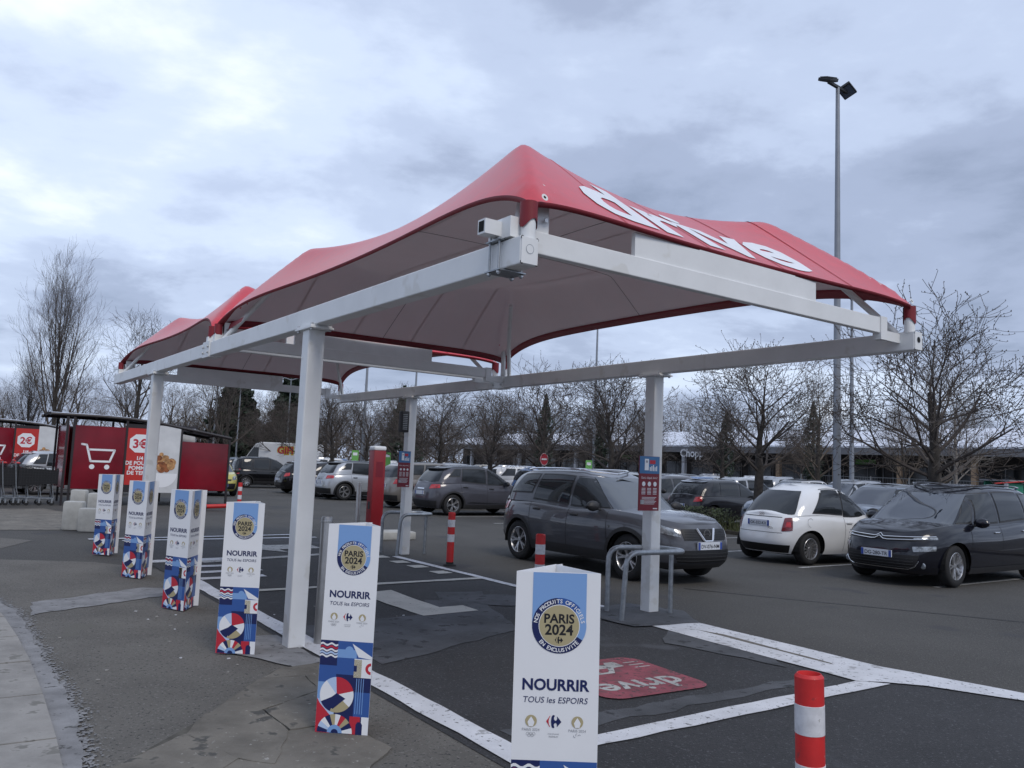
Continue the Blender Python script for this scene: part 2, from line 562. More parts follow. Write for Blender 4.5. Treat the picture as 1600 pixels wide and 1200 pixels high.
while q < 9.1:
    p, t_ = along(kerb, q)
    n_ = Vector((t_.y, -t_.x))
    wd = 0.12 + 0.02 * math.sin(q * 2.1) + 0.012 * math.sin(q * 9.7) + rg.uniform(-0.009, 0.009) + 0.06 * max(0, 2.4 - q)
    edge.append(tuple(p - n_ * 0.005))
    inner.append(tuple(p + n_ * wd))
    q += 0.035
ss = MB()
ss.add([(*p, .016) for p in edge + inner[::-1]], [tuple(range(2 * len(edge)))])
for i, p in enumerate(inner):          # feathered border of loose flecks
    _, t_ = along(kerb, i * .035)
    n_ = Vector((t_.y, -t_.x))
    for _k in range(9):
        ds = abs(rg.gauss(0, .055))
        c_ = Vector(p) + n_ * (ds - .01) + t_ * rg.uniform(-.03, .03)
        r_ = rg.uniform(.006, .02) * (1 - min(.7, ds * 4))
        a_ = rg.uniform(0, 6.28)
        zf_ = .010 + .0055 * ((i * 9 + _k) % 997) / 997
        ss.add([(c_.x + r_ * rg.uniform(.5, 1.3) * math.cos(a_ + j), c_.y + r_ * rg.uniform(.5, 1.3) * math.sin(a_ + j), zf_) for j in (0, 1.3, 2.6, 3.9, 5.1)], [(0, 1, 2, 3, 4)])
tag(ss.build('sealing_strip', 'seal_strip'), kind='structure')
sheet('asphalt_repair', jag([(-4.98, 8.86), (-4.62, 8.2), (-4.0, 9.45), (-3.6, 9.9), (-3.75, 10.25), (-4.35, 10.1)], 0.12, 0.03, rg), 0.010, 'seal_strip')
# broken concrete between kerb and plinths, cracked into pieces
brk = tag(MB().add([(-2.05, 4.1, 0.006), (-1.0, 3.2, 0.006), (-0.62, 4.9, 0.006), (-1.05, 5.6, 0.006), (-1.38, 6.85, 0.006), (-1.75, 6.5, 0.006), (-1.85, 5.3, 0.006)],
          [(0, 1, 2, 3, 4, 5, 6)]).build('cracked_concrete', 'crack_dirt'), kind='structure')
pieces = [[(-2.05, 4.15), (-1.6, 3.75), (-1.42, 4.62), (-1.82, 4.95)], [(-1.58, 3.73), (-1.0, 3.25), (-0.82, 4.1), (-1.2, 4.55), (-1.40, 4.60)],
          [(-1.18, 4.56), (-0.80, 4.12), (-0.63, 4.9), (-0.95, 5.3), (-1.25, 5.1)], [(-1.80, 4.98), (-1.40, 4.65), (-1.2, 4.60), (-1.27, 5.12), (-1.55, 5.5), (-1.84, 5.35)],
          [(-1.82, 5.4), (-1.53, 5.53), (-1.3, 6.0), (-1.48, 6.35), (-1.76, 6.2)], [(-1.50, 5.5), (-1.25, 5.16), (-0.97, 5.34), (-1.08, 5.65), (-1.28, 5.95)],
          [(-1.74, 6.25), (-1.47, 6.38), (-1.28, 6.03), (-1.2, 6.2), (-1.36, 6.85), (-1.7, 6.55)]]
for pc in pieces:
    cx_, cy_ = sum(p[0] for p in pc) / len(pc), sum(p[1] for p in pc) / len(pc)
    pj = jag([(cx_ + (x_ - cx_) * 1.06, cy_ + (y_ - cy_) * 1.06) for x_, y_ in pc], 0.07, 0.007, rg)
    mb = MB()
    n = len(pj)
    zt = 0.014 + rg.uniform(0, 0.006)
    mb.add([(*p, 0.007) for p in pj] + [(*p, zt) for p in pj], [tuple(range(n, 2 * n))] + [(i, (i + 1) % n, n + (i + 1) % n, n + i) for i in range(n)])
    mb.build('concrete_piece', 'worn_concrete', brk)
# pad around the posts
sheet('post_footing', jag([tuple(B(s, t)[:2]) for s, t in ((2.6, 3.5), (2.45, 4.35), (3.05, 4.75), (3.75, 4.5), (3.6, 3.7), (3.05, 3.45))], 0.2, 0.02, rg), 0.021, 'patch_asphalt')
sheet('post_footing', jag([tuple(B(s, t)[:2]) for s, t in ((2.5, -0.25), (2.6, 0.02), (3.7, 0.02), (3.8, -0.45), (3.3, -0.6))], 0.2, 0.02, rg), 0.0145, 'seal_strip')
# small pale litter and chips on the walkway
for k in range(46):
    x, y = rg.uniform(-4.2, -0.9), rg.uniform(4.6, 9.5)
    if x < -2.4 - (y - 4.6) * 0.72 + 0.5:
        continue
    a = rg.uniform(0, 6.28)
    r_ = rg.uniform(0.008, 0.02)
    mb = MB()
    pts = [(x + r_ * rg.uniform(.5, 1.5) * math.cos(a + j), y + r_ * rg.uniform(.5, 1.5) * math.sin(a + j)) for j in (0, 1.4, 2.9, 4.4)]
    mb.add([(*p, 0.005) for p in pts] + [(*p, 0.011) for p in pts], [(4, 5, 6, 7), (0, 1, 5, 4), (1, 2, 6, 5), (2, 3, 7, 6), (3, 0, 4, 7)])
    o = mb.build('stone_chip', 'pale_concrete' if k % 3 else 'road_paint')
    tag(o, 'tiny pale stone chip lying on the walkway asphalt', 'stone', 'loose stone chips on the walkway')

# ---- painted markings (bay coordinates)
def mark(pts, m='road_paint', z=0.016, name='painted_line', rough=0.012):
    w_ = [tuple(B(s, t)[:2]) for s, t in pts]
    return sheet(name, jag(w_, 0.25, rough, rg), z, m)
mark([(-4.5, -0.02), (-4.5, 0.17), (7.9, 0.30), (7.9, 0.10)])
mark([(2.5, 3.82), (2.65, 4.05), (5.2, 3.95), (9.0, 3.95), (9.0, 4.08), (5.3, 4.07), (2.5, 4.12)], z=0.0165)
mark([(2.55, 3.72), (0.12, 3.62), (0.0, 3.8), (-0.25, 4.02), (-1.2, 4.45), (-2.3, 4.95), (-1.1, 4.62), (0.3, 4.32), (1.4, 4.34), (2.55, 4.36)], z=0.0175, rough=0.015)
mark([(2.2, 4.02), (1.9, 4.1), (0.6, 4.0), (0.55, 3.96), (1.5, 4.0)], 'worn_concrete', 0.0185, 'worn_patch')
mark([(-0.03, 0.19), (0.13, 0.19), (0.12, 3.62), (-0.06, 3.80)])
mark([(6.16, 0.3), (6.30, 0.3), (6.32, 3.95), (6.18, 3.95)], 'cream_paint')
mark([(5.62, 1.72), (5.70, 2.22), (4.38, 2.17), (4.40, 2.50), (4.05, 2.48), (4.0, 1.74)], 'cream_paint')
for s0 in (9.95, 9.17, 8.44, 7.83, 7.13):
    mark([(s0 - 0.3, 3.60), (s0 - 0.0, 3.60), (s0 - 0.0, 3.86), (s0 - 0.3, 3.86)], 'cream_paint', rough=0.01)
for (s0, s1, t0, t1) in ((7.3, 7.5, 0.32, 1.2), (7.9, 8.1, 0.32, 1.35), (8.5, 8.7, 0.32, 1.5), (9.2, 9.5, 0.1, 1.3)):
    mark([(s0, t0), (s0 + 0.05, t1), (s1 + 0.05, t1), (s1, t0)])
mark([(10.9, 1.9), (10.0, 2.5), (10.5, 2.5), (10.5, 3.3), (11.2, 3.3), (11.2, 2.5), (11.7, 2.5)], 'worn_paint')
mark([(9.0, 0.8), (9.2, 0.75), (9.8, 3.4), (9.6, 3.45)], 'worn_paint')
mark([(12.4, 0.3), (12.55, 0.3), (12.55, 4.0), (12.4, 4.0)])
mark([(12.75, -0.2), (12.9, -0.2), (13.2, 3.9), (13.05, 3.9)])
sheet('pale_paving', jag([(-13.4, 20.9), (-12.3, 22.0), (-9.1, 19.2), (-8.9, 16.6), (-10.6, 15.6)], .4, .05, rg), .0075, 'worn_concrete')
# red drive logo on the asphalt
def rrect(cx, cy, hx, hy, r_, n=6):
    o = []
    for sx, sy, a0 in ((1, 1, 0), (-1, 1, 90), (-1, -1, 180), (1, -1, 270)):
        for k in range(n + 1):
            a = R(a0 + 90 * k / n)
            o.append((cx + sx * (hx - r_) + r_ * math.cos(a), cy + sy * (hy - r_) + r_ * math.sin(a)))
    return o
lg = MB()
lo_ = rrect(0, 0, 0.52, 0.52, 0.16)
LGM = Matrix.Translation(B(1.12, 1.92, 0.0175)) @ Matrix.Rotation(TH + math.pi - R(4), 4, 'Z')
lg.add([(p[0], p[1], 0) for p in lo_], [tuple(range(len(lo_)))], 0)
put_text(lg, 'drive', lambda x, y: (x, y + 0.14, 0.002), width=0.8, mi=1, bold=0.02)
car_out = [(-0.42, 0.05), (0.42, 0.05), (0.44, 0.18), (0.30, 0.22), (0.18, 0.36), (-0.14, 0.36), (-0.26, 0.22), (-0.42, 0.2)]
lg.add([(x * 0.8 + 0.1, y - 0.45, 0.002) for x, y in car_out], [tuple(range(8))], 1)
for cx in (-0.2, 0.3):
    lg.disc((cx * 0.8 + 0.1, -0.40, 0.004), (1, 0, 0), (0, 1, 0), 0.065, 16, 0)
lg.add([(x * 0.8 + 0.1, y - 0.45, 0.004) for x, y in ((-0.18, 0.22), (0.0, 0.22), (0.0, 0.32), (-0.1, 0.32))], [(0, 1, 2, 3)], 0)
lg.add([(x * 0.8 + 0.1, y - 0.45, 0.004) for x, y in ((0.05, 0.22), (0.22, 0.22), (0.15, 0.32), (0.05, 0.32))], [(0, 1, 2, 3)], 0)
for k in range(3):
    lg.add([(-0.46, -0.35 + 0.08 * k, 0.002), (-0.30, -0.35 + 0.08 * k, 0.002), (-0.30, -0.33 + 0.08 * k, 0.002), (-0.46, -0.33 + 0.08 * k, 0.002)], [(0, 1, 2, 3)], 1)
lg.xf(LGM)
tag(lg.build('painted_logo', ['logo_red_paint', 'worn_paint']), kind='structure')
# manhole-like rubble ring in the bay
tag(MB().disc(B(4.55, 3.15, 0.0155), EV, DV, 0.42, 20).build('rough_patch', 'patch_asphalt'), kind='structure')
# tar joint running across the lane
jt = [(2.6, 12.0), (3.9, 11.4), (5.2, 10.85), (6.4, 10.3), (8.2, 9.5)]
sheet('tar_joint', jag([(x_, y_ - .014) for x_, y_ in jt], .2, .008, rg) + [(x_, y_ + .014) for x_, y_ in jt[::-1]] if False else [(x_, y_ - .014) for x_, y_ in jt] + [(x_, y_ + .014) for x_, y_ in jt[::-1]], .004, 'grille_black')
# ---- car-park rows: slot lines (row frame: R1 + e * depth + d * k)
R1 = Vector((-2.2, 26.8, 0))
def RW(k, e_, z=0.0):
    p = R1 + DV * k + EV * e_
    return Vector((p.x, p.y, z))
for base in (0.0, 16.0, 32.0):
    for k in range(-8, 14):
        for e0 in (-0.4, 6.0):
            if base and (k < -6):
                continue
            c = k * 2.5 + 1.25
            pts = [RW(c - 0.05, base + e0), RW(c + 0.05, base + e0), RW(c + 0.05, base + e0 + 4.8), RW(c - 0.05, base + e0 + 4.8)]
            sheet('slot_line', [tuple(p[:2]) for p in pts], 0.006, 'worn_paint')
for base in (0.0, 16.0, 32.0, 48.0):
    pts = [RW(-24, base + 4.75), RW(60, base + 4.75), RW(60, base + 5.75), RW(-24, base + 5.75)]
    mb = MB()
    P4 = [tuple(p[:2]) for p in pts]
    mb.add([(*p, 0) for p in P4] + [(*p, 0.09) for p in P4], [(4, 5, 6, 7), (0, 1, 5, 4), (1, 2, 6, 5), (2, 3, 7, 6), (3, 0, 4, 7)])
    tag(mb.build('planting_strip', 'soil'), kind='structure')
# ================================================================ the drive canopy (local: x = t across, y = s along)
cano = empty('drive_canopy', ORG, TH, 'long open canopy of red tensioned fabric on white steel posts and beams', 'canopy')
Z0, Z1 = 2.835, 3.005
def bolt(x, y, z, axis, parent, r_=0.014):
    mb = MB()
    mb.lathe([(0.0, 0), (r_, 0), (r_, 0.012), (r_ * 0.6, 0.016), (0.0, 0.016)], 6, axis=axis, o=(x, y, z))
    return mb.build('bolt', 'bolt_steel', parent)
posts = []
for ti, t0 in ((0, 0.0), (1, CW)):
    for s0 in (3.23, 9.34):
        mb = MB()
        mb.box(t0 - 0.078, t0 + 0.078, s0 - 0.078, s0 + 0.078, 0.0, 2.805, bev=0.012)
        p = mb.build('post', 'white_steel', cano, smooth='box')
        f = MB()
        f.box(t0 - 0.11, t0 + 0.11, s0 - 0.19, s0 + 0.19, 2.803, 2.819)
        f.build('top_plate', 'white_steel', p)
        f = MB()
        f.box(t0 - 0.10, t0 + 0.10, s0 - 0.17, s0 + 0.17, 2.819, 2.835)
        f.build('beam_flange', 'white_steel', p)
        for dx in (-0.085, 0.085):
            for dy in (-0.155, 0.155):
                bolt(t0 + dx, s0 + dy, 2.835, 'z', p, 0.016)
                bolt(t0 + dx, s0 + dy, 2.788, 'z', p, 0.014)
UN = [(0.0, 6.42), (6.60, 12.50)]        # the two bays of fabric
for t0 in (0.0, CW):
    sgn = 1 if t0 == 0 else -1
    for (a, b_) in ((-0.02, 6.50), (6.50, 12.54)):
        mb = MB()
        mb.box(t0 - 0.065, t0 + 0.065, a, b_ - 0.004, Z0, Z1, bev=0.008)
        bo = mb.build('side_beam', 'white_steel', cano, smooth='box')
        # end plates with a round plug
        for (ye, sg) in (((-0.02, -1),) if a < 1 else ((12.536, 1),)):
            e_ = MB()
            e_.box(t0 - 0.060, t0 + 0.060, ye - 0.006 if sg < 0 else ye, ye if sg < 0 else ye + 0.006, Z0 + 0.006, Z1 - 0.006)
            ep = e_.build('end_plate', 'white_steel', bo)
            h_ = MB()
            yy = ye + sg * 0.0075
            h_.disc((t0, yy, (Z0 + Z1) / 2 + 0.01), (1, 0, 0), (0, 0, 1), 0.026, 18)
            h_.build('plug', 'white_steel' if t0 == 0 else 'dark_hole', ep)
            h_ = MB()
            h_.disc((t0, yy + sg * 0.0006, (Z0 + Z1) / 2 + 0.01), (1, 0, 0), (0, 0, 1), 0.029, 18, r0=0.026)
            h_.build('plug_rim', 'galvanised', ep)
            for cx in (-1, 1):
                for cz in (-1, 1):
                    h_ = MB()
                    h_.disc((t0 + cx * 0.054, yy - sg * 0.004, (Z0 + Z1) / 2 + cz * 0.074), (1, 0, 0), (0, 0, 1), 0.012, 8)
                    h_.build('drain_hole', 'dark_hole', ep)
    # clamp where the two beams meet
    mb = MB()
    mb.box(t0 - 0.078, t0 + 0.078, 6.36, 6.64, Z0 - 0.012, Z1 + 0.012)
    j = mb.build('beam_joint', 'white_steel', cano)
    for yy in (6.40, 6.60):
        for zz in (2.88, 2.95):
            for sx in (-1, 1):
                bolt(t0 + sx * 0.080 - (0.016 if sx < 0 else 0), yy, zz, 'x', j, 0.016)
# cross beams with the raised web plates
def cross_beam(s0, flip=False, s_thick=0.06):
    mb = MB()
    mb.box(0.085, CW - 0.40, s0, s0 + s_thick, 2.955, 3.095, bev=0.006)
    cb = mb.build('cross_beam', 'white_steel', cano, smooth='box')
    for (a, b_) in ((0.085, 0.24), (0.98, 3.02)):
        p = MB()
        p.box(a, b_, s0 + 0.012, s0 + s_thick - 0.012, 3.095, 3.262)
        p.build('web_plate', 'white_steel', cb)
    p = MB()
    p.box(CW - 0.41, CW - 0.31, s0 - 0.01, s0 + s_thick + 0.01, 2.90, 3.105)
    p.build('end_bracket', 'white_steel', cb)
    p = MB()
    p.box(CW - 0.40, CW - 0.06, s0 + 0.01, s0 + s_thick - 0.01, 2.905, 2.99)
    p.build('bearing_block', 'white_steel', cb)
    p = MB()
    p.box(-0.03, 0.09, s0 - 0.008, s0 + s_thick + 0.008, 3.006, 3.10)
    p.build('end_bracket', 'white_steel', cb)
    for xx in (0.115, 0.2):
        bolt(xx, s0 - 0.016, 3.17, 'y', cb, 0.014)
    return cb
for s0 in (0.10, 6.33, 6.62, 12.34):
    cross_beam(s0)
# near-corner clamp: hollow section stub, plates and threaded rods
mb = MB()
mb.box(-0.20, -0.08, 0.16, 0.24, 3.03, 3.12)
st = mb.build('tube_stub', 'white_steel', cano)
MB().add([(-0.2015, 0.172, 3.042), (-0.2015, 0.228, 3.042), (-0.2015, 0.228, 3.108), (-0.2015, 0.172, 3.108)], [(0, 1, 2, 3)]).build('tube_mouth', 'dark_hole', st)
mb = MB()
mb.box(-0.10, 0.10, 0.14, 0.30, 3.007, 3.015)
MB().box(-0.10, 0.10, 0.14, 0.30, 2.822, 2.830).build('clamp_plate', 'galvanised', cano)
cl_ = mb.build('clamp_plate', 'galvanised', cano)
for xx in (-0.085, 0.085):
    for yy in (0.17, 0.27):
        MB().tube([(xx, yy, 2.80), (xx, yy, 3.04)], 0.008, 8).build('threaded_rod', 'galvanised', cl_)
        bolt(xx, yy, 3.015, 'z', cl_, 0.015)
        bolt(xx, yy, 2.806, 'z', cl_, 0.015)
mb = MB()
mb.box(-0.08, 0.0, 0.07, 0.30, 3.015, 3.14)
mb.build('gusset', 'white_steel', cano)

# fabric: low corners, four raised points per bay, tensioned between
def pw(x, p, q_):
    return np.clip(1 - np.abs(2 * x - 1) ** p, 0, 1) ** q_
NU, NV = 81, 117
def fabric(s0, s1):
    Ln = s1 - s0
    u = np.linspace(0, 1, NU)
    v = np.linspace(0, 1, NV)
    z = np.full((NU, NV), 3.6)
    fx = np.zeros((NU, NV), bool)
    z[0, :] = z[-1, :] = 3.215 + 0.26 * pw(v, 6, 0.9)
    z[:, 0] = z[:, -1] = 3.215 + 0.07 * pw(u, 8, 0.9)
    fx[0] = fx[-1] = True
    fx[:, 0] = fx[:, -1] = True
    uu, vv = u[:, None] * CW, v[None] * Ln
    a, b_, zq = 0.62, 1.06, 4.12 if s0 < 1 else 4.05
    for cu in (a, CW - a):
        for cv in (b_, Ln - b_):
            rr = np.hypot(uu - cu, vv - cv)
            m_ = rr < 0.06
            z[m_] = zq - 5.0 * rr[m_] ** 2
            fx |= m_
    def line(p0, p1, zf):
        for s_ in np.linspace(0.02, 0.98, 260):
            i = int(round((p0[0] + (p1[0] - p0[0]) * s_) / CW * (NU - 1)))
            j = int(round((p0[1] + (p1[1] - p0[1]) * s_) / Ln * (NV - 1)))
            if 0 < i < NU - 1 and 0 < j < NV - 1 and np.hypot(uu[i, 0] - p1[0], vv[0, j] - p1[1]) > 0.06 and np.hypot(uu[i, 0] - p0[0], vv[0, j] - p0[1]) > 0.06:
                z[i, j] = zf(s_)
                fx[i, j] = True
    for ku, cu in ((0, a), (CW, CW - a)):
        for kv, cv in ((0, b_), (Ln, Ln - b_)):
            line((ku, kv), (cu, cv), lambda s_: 3.215 + (zq - 3.215) * s_ ** 0.85)
    for cv in (b_, Ln - b_):
        line((a, cv), (CW - a, cv), lambda s_: zq - 0.20 * (1 - abs(2 * s_ - 1) ** 1.7))
    for cu in (a, CW - a):
        line((cu, b_), (cu, Ln - b_), lambda s_: zq - 0.20 * (1 - abs(2 * s_ - 1) ** 1.9))
    hu, hv = CW / (NU - 1), Ln / (NV - 1)
    wu, wv = 1 / hu ** 2, 1 / hv ** 2
    fr = ~fx[1:-1, 1:-1]
    for _ in range(4200):
        n_ = (wu * (z[2:, 1:-1] + z[:-2, 1:-1]) + wv * (z[1:-1, 2:] + z[1:-1, :-2])) / (2 * (wu + wv))
        z[1:-1, 1:-1] = np.where(fr, n_, z[1:-1, 1:-1])
    # soften the creases
    for _ in range(3):
        n_ = (z[2:, 1:-1] + z[:-2, 1:-1] + z[1:-1, 2:] + z[1:-1, :-2]) / 4
        z[1:-1, 1:-1] = 0.5 * z[1:-1, 1:-1] + 0.5 * n_
    for ku in (0, CW):
        for kv in (0, Ln):
            rr = np.hypot(uu - ku, vv - kv)
            an_ = np.arctan2(np.abs(vv - kv), np.abs(uu - ku))
            z += 0.010 * np.sin(an_ * 26) * np.clip(1 - rr / 0.75, 0, 1) * np.clip(rr / 0.1, 0, 1)
    X = uu + 0.25 * pw(v, 2, 1)[None] * (1 - 2 * u)[:, None]
    Y = s0 + vv + 0.12 * pw(u, 2, 1)[:, None] * (1 - 2 * v)[None]
    # extend corners a little outward
    return np.stack([X, Y, z], -1)
fabs = []
for (s0, s1) in UN:
    G = fabric(s0, s1)
    fabs.append(G)
    mb = MB()
    mb.grid([[tuple(G[i, j] + np.array([0, 0, 0.006])) for j in range(NV)] for i in range(NU)])
    top = mb.build('fabric_roof', 'membrane_red', cano, smooth='all')
    mb = MB()
    mb.grid([[tuple(G[i, j] + np.array([0, 0, -0.002])) for j in range(NV)] for i in range(NU)], flip=True)
    mb.build('lining', 'liner_grey', top, smooth='all')
    # hem: folded strip along each edge, hanging slightly
    hm = MB()
    def strip(pts, inn):
        hm.grid([[tuple(p + np.array([0, 0, 0.008])) for p in pts], [tuple(p + np.array([0, 0, -0.028])) for p in pts],
                 [tuple(p + (q_ - p) * 0.085 / max(1e-6, np.linalg.norm(q_ - p)) + np.array([0, 0, -0.012])) for p, q_ in zip(pts, inn)]])
    strip(G[0], G[6]); strip(G[-1], G[-7]); strip(G[:, 0], G[:, 7]); strip(G[:, -1], G[:, -8])
    hm.build('hem', 'hem_red', top, smooth='all')
    ws_ = MB()
    for i in (NU // 5, 2 * NU // 5, 3 * NU // 5, 4 * NU // 5):
        ws_.grid([[tuple(G[ii, j] + np.array([dx, 0, .0085])) for j in range(NV)] for ii, dx in ((i, -.012), (i, .012))])
    ws_.build('weld_seam', 'weld_red', top)
    # seams on the lining
    sm = MB()
    for i in (NU // 2,):
        sm.tube([tuple(G[i, j] + np.array([0, 0, -0.004])) for j in range(NV)], 0.004, 4)
    for j in (NV // 2,):
        sm.tube([tuple(G[i, j] + np.array([0, 0, -0.004])) for i in range(NU)], 0.004, 4)
    sm.build('seam', 'liner_seam', top)
    Ln = s1 - s0
    for (tx, sx) in ((0.0, 1), (CW, -1)):
        for (sy_, sy) in ((s0, 1), (s1, -1)):
            c = Vector((tx, sy_, 3.19))
            b_ = MB()
            b_.lathe([(0.0, 2.995), (0.046, 2.995), (0.046, 3.20), (0.040, 3.215), (0.0, 3.215)], 14, o=(tx + sx * 0.03, sy_ + sy * 0.04, 0))
            b_.build('corner_tube', 'white_steel', cano, smooth=True)
            b_ = MB()
            b_.tube([(tx + sx * 0.03, sy_ + sy * 0.16, 3.0), (tx + sx * 0.30, sy_ + sy * 0.50, 3.42), (tx + sx * 0.60, sy_ + sy * 0.94, 3.90)], 0.030, 10)
            b_.build('corner_strut', 'white_steel', cano, smooth=True)
            b_ = MB()      # eyelet and its pin
            ex = Vector((tx + sx * 0.10, sy_ - sy * 0.002, 3.262))
            nrm = Vector((0, -sy, 0.35)).normalized()
            b_.disc(ex + nrm * 0.02, (1, 0, 0), nrm.cross(Vector((1, 0, 0))), 0.024, 16, r0=0.010)
            b_.disc(ex + nrm * 0.019, (1, 0, 0), nrm.cross(Vector((1, 0, 0))), 0.011, 12, mi=1)
            b_.build('eyelet', ['eyelet', 'dark_hole'], top)
            # pocket of fabric closing round the tube
            b_ = MB()
            P = []
            for k in range(13):
                a = R(-60 + 330 * k / 12) + math.atan2(-sy, -sx) - R(105)
                P.append([(tx + sx * 0.03 + 0.055 * math.cos(a), sy_ + sy * 0.04 + 0.055 * math.sin(a), zz) for zz in (3.10 + 0.03 * math.sin(k), 3.235)])
            b_.grid(P)
            b_.build('corner_pocket', 'hem_red', top, smooth='all')
# tall stay tube at the joint of the far side
MB().tube([(CW - 0.12, 6.30, 3.0), (CW - 0.12, 6.30, 3.62)], 0.035, 10).build('stay_tube', 'white_steel', cano, smooth=True)
# loose red flap at the joint
MB().add([(0.10, 6.25, 3.16), (0.10, 5.75, 3.20), (0.12, 5.72, 3.26), (0.12, 6.25, 3.24)], [(0, 1, 2, 3)]).build('loose_flap', 'hem_red', cano)
# lettering on the near slope, laid on the fabric
def on_fabric(G, x, y, off):
    """x across in metres (0..CW), y up the slope in metres of plan"""
    fu = max(0, min(0.999, x / CW)) * (NU - 1)
    i = int(fu); fu -= i
    s0, s1 = G[0, 0, 1], G[0, -1, 1]
    fv = max(0, min(0.999, y / (s1 - s0))) * (NV - 1)
    j = int(fv); fv -= j
    p = (G[i, j] * (1 - fu) + G[i + 1, j] * fu) * (1 - fv) + (G[i, j + 1] * (1 - fu) + G[i + 1, j + 1] * fu) * fv
    return (p[0], p[1] - off * 0.5, p[2] + off)
vs, fs = text_geo('drive', 0.03, 0.0, 0.98)
bm = bmesh.new()
bv = [bm.verts.new(v) for v in vs]
for f in fs:
    try:
        bm.faces.new([bv[i] for i in f])
    except ValueError:
        pass
bmesh.ops.triangulate(bm, faces=bm.faces[:])
for _ in range(6):
    le = [e_ for e_ in bm.edges if e_.calc_length() > 0.05]
    if not le:
        break
    bmesh.ops.subdivide_edges(bm, edges=le, cuts=1)
    bmesh.ops.triangulate(bm, faces=bm.faces[:])
bm.verts.index_update()
xs = [v.co.x for v in bm.verts]
x0, x1 = min(xs), max(xs)
tm = MB()
tm.add([on_fabric(fabs[0], 0.70 + (v.co.x - x0) / (x1 - x0) * 2.46, 0.11 + v.co.y * 0.88, 0.009) for v in bm.verts], [[v.index for v in f.verts] for f in bm.faces])
bm.free()
tm.build('lettering', 'fabric_white', cano, smooth='all')

# ---- signs and speaker on the posts
def board(name, s0, t0, z0, z1, wd, label, rz=0.0):
    e_ = empty(name, B(s0, t0, z0), TH + rz, label, 'sign')
    h = z1 - z0
    mb = MB()
    mb.box(-wd / 2, wd / 2, -0.006, 0.006, 0, h)
    mb.build('panel', 'sign_red', e_)
    y = -0.0085
    g = MB()
    def rc(a, b_, c, d_, mi, yy=y):
        g.add([(a, yy, c), (b_, yy, c), (b_, yy, d_), (a, yy, d_)], [(0, 1, 2, 3)], mi)
    rc(-wd / 2 + .002, wd / 2 - .002, h * 0.68, h - .002, 0)
    rc(-wd * 0.25, -wd * 0.05, h * 0.74, h * 0.95, 1, y - .001)
    rc(-wd * 0.2, -wd * 0.1, h * 0.88, h * 0.92, 3, y - .002)
    rc(wd * 0.0, wd * 0.28, h * 0.86, h * 0.93, 2, y - .001)
    for k in range(5):
        rc(wd * (0.0 + 0.08 * k), wd * (0.05 + 0.08 * k), h * 0.73, h * (0.80 + 0.02 * (k % 3)), 1, y - .001)
    for k in range(3):
        g.disc((wd * (-0.28 + 0.28 * k), y - .001, h * 0.49), (1, 0, 0), (0, 0, 1), wd * 0.085, 14, 1)
        for q_ in range(5):
            rc(wd * (-0.38 + 0.28 * k), wd * (-0.19 + 0.28 * k), h * (0.405 - 0.026 * q_), h * (0.415 - 0.026 * q_), 1, y - .001)
    put_text(g, 'Garé, cliqué, livré !', lambda x, z: (x, y - .001, h * 0.585 + z), width=wd * 0.82, mi=1)
    for q_ in range(6):
        rc(-wd * 0.36, wd * (0.36 - 0.05 * (q_ % 3)), h * (0.24 - 0.024 * q_), h * (0.248 - 0.024 * q_), 1, y - .001)
    rc(-wd * 0.42, -wd * 0.25, h * 0.12, h * 0.20, 3, y - .001)
    rc(wd * 0.2, wd * 0.42, h * 0.03, h * 0.05, 1, y - .001)
    g.build('print', ['sign_blue', 'print_white', 'print_red', 'print_grey'], e_)
    return e_
board('instruction_sign', 3.10, CW - 0.19, 1.20, 1.835, 0.33, 'red and blue instruction board on the post in front of the grey SUV')
board('instruction_sign', 9.18, CW - 0.17, 1.20, 1.835, 0.24, 'narrow red and blue instruction board on the post near the red totem')
sp = empty('intercom_box', B(9.26, CW - 0.19, 2.17), TH, 'slim dark grey loudspeaker box fixed high on the canopy post', 'speaker')
MB().box(-0.06, 0.085, -0.07, 0.07, 0, 0.38, bev=0.015).build('housing', 'black_plastic', sp, smooth=True)
g = MB()
for k in range(9):
    g.box(-0.045, 0.045, -0.074, -0.0705, 0.05 + 0.032 * k, 0.066 + 0.032 * k)
g.build('grille', 'fence_wire', sp)

# ---- hoop rails
def hoop(name, pts, label, rad=0.03):
    e_ = empty(name, B(*pts[0][:2]), 0, label, 'rail', 'galvanised hoop rails guarding the posts')
    o = B(*pts[0][:2])
    P = []
    W3 = [B(p[0], p[1], p[2]) - o for p in pts]
    rr = 0.16
    for i, p in enumerate(W3):
        if 0 < i < len(W3) - 1:
            a = (W3[i - 1] - p).normalized()
            b_ = (W3[i + 1] - p).normalized()
            r_ = min(rr, (W3[i - 1] - p).length * 0.49, (W3[i + 1] - p).length * 0.49)
            for k in range(7):
                q_ = k / 6
                P.append((p + a * r_) * (1 - q_) ** 2 + p * 2 * q_ * (1 - q_) + (p + b_ * r_) * q_ ** 2)
        else:
            P.append(p)
    MB().tube(P, rad, 12).build('rail', 'galvanised', e_, smooth=True)
    return e_, o
hA, oA = hoop('hoop_rail', [(3.42, 3.86, 0.0), (3.42, 3.86, 0.75), (3.25, 4.52, 0.75), (2.80, 4.52, 0.75), (2.88, 3.64, 0.75), (2.90, 3.60, 0)], 'bent steel hoop rail round the post beside the painted drive logo')
p = B(3.02, 4.49) - oA
MB().tube([(p.x, p.y, 0), (p.x, p.y, 0.72)], 0.028, 10).build('leg', 'galvanised', hA, smooth=True)
hB, oB = hoop('hoop_rail', [(9.72, 4.10, 0.0), (9.72, 4.10, 0.72), (9.6, 4.80, 0.72), (9.10, 4.80, 0.72), (9.10, 4.14, 0.72), (9.10, 4.10, 0)], 'bent steel hoop rail round the post beside the red totem')
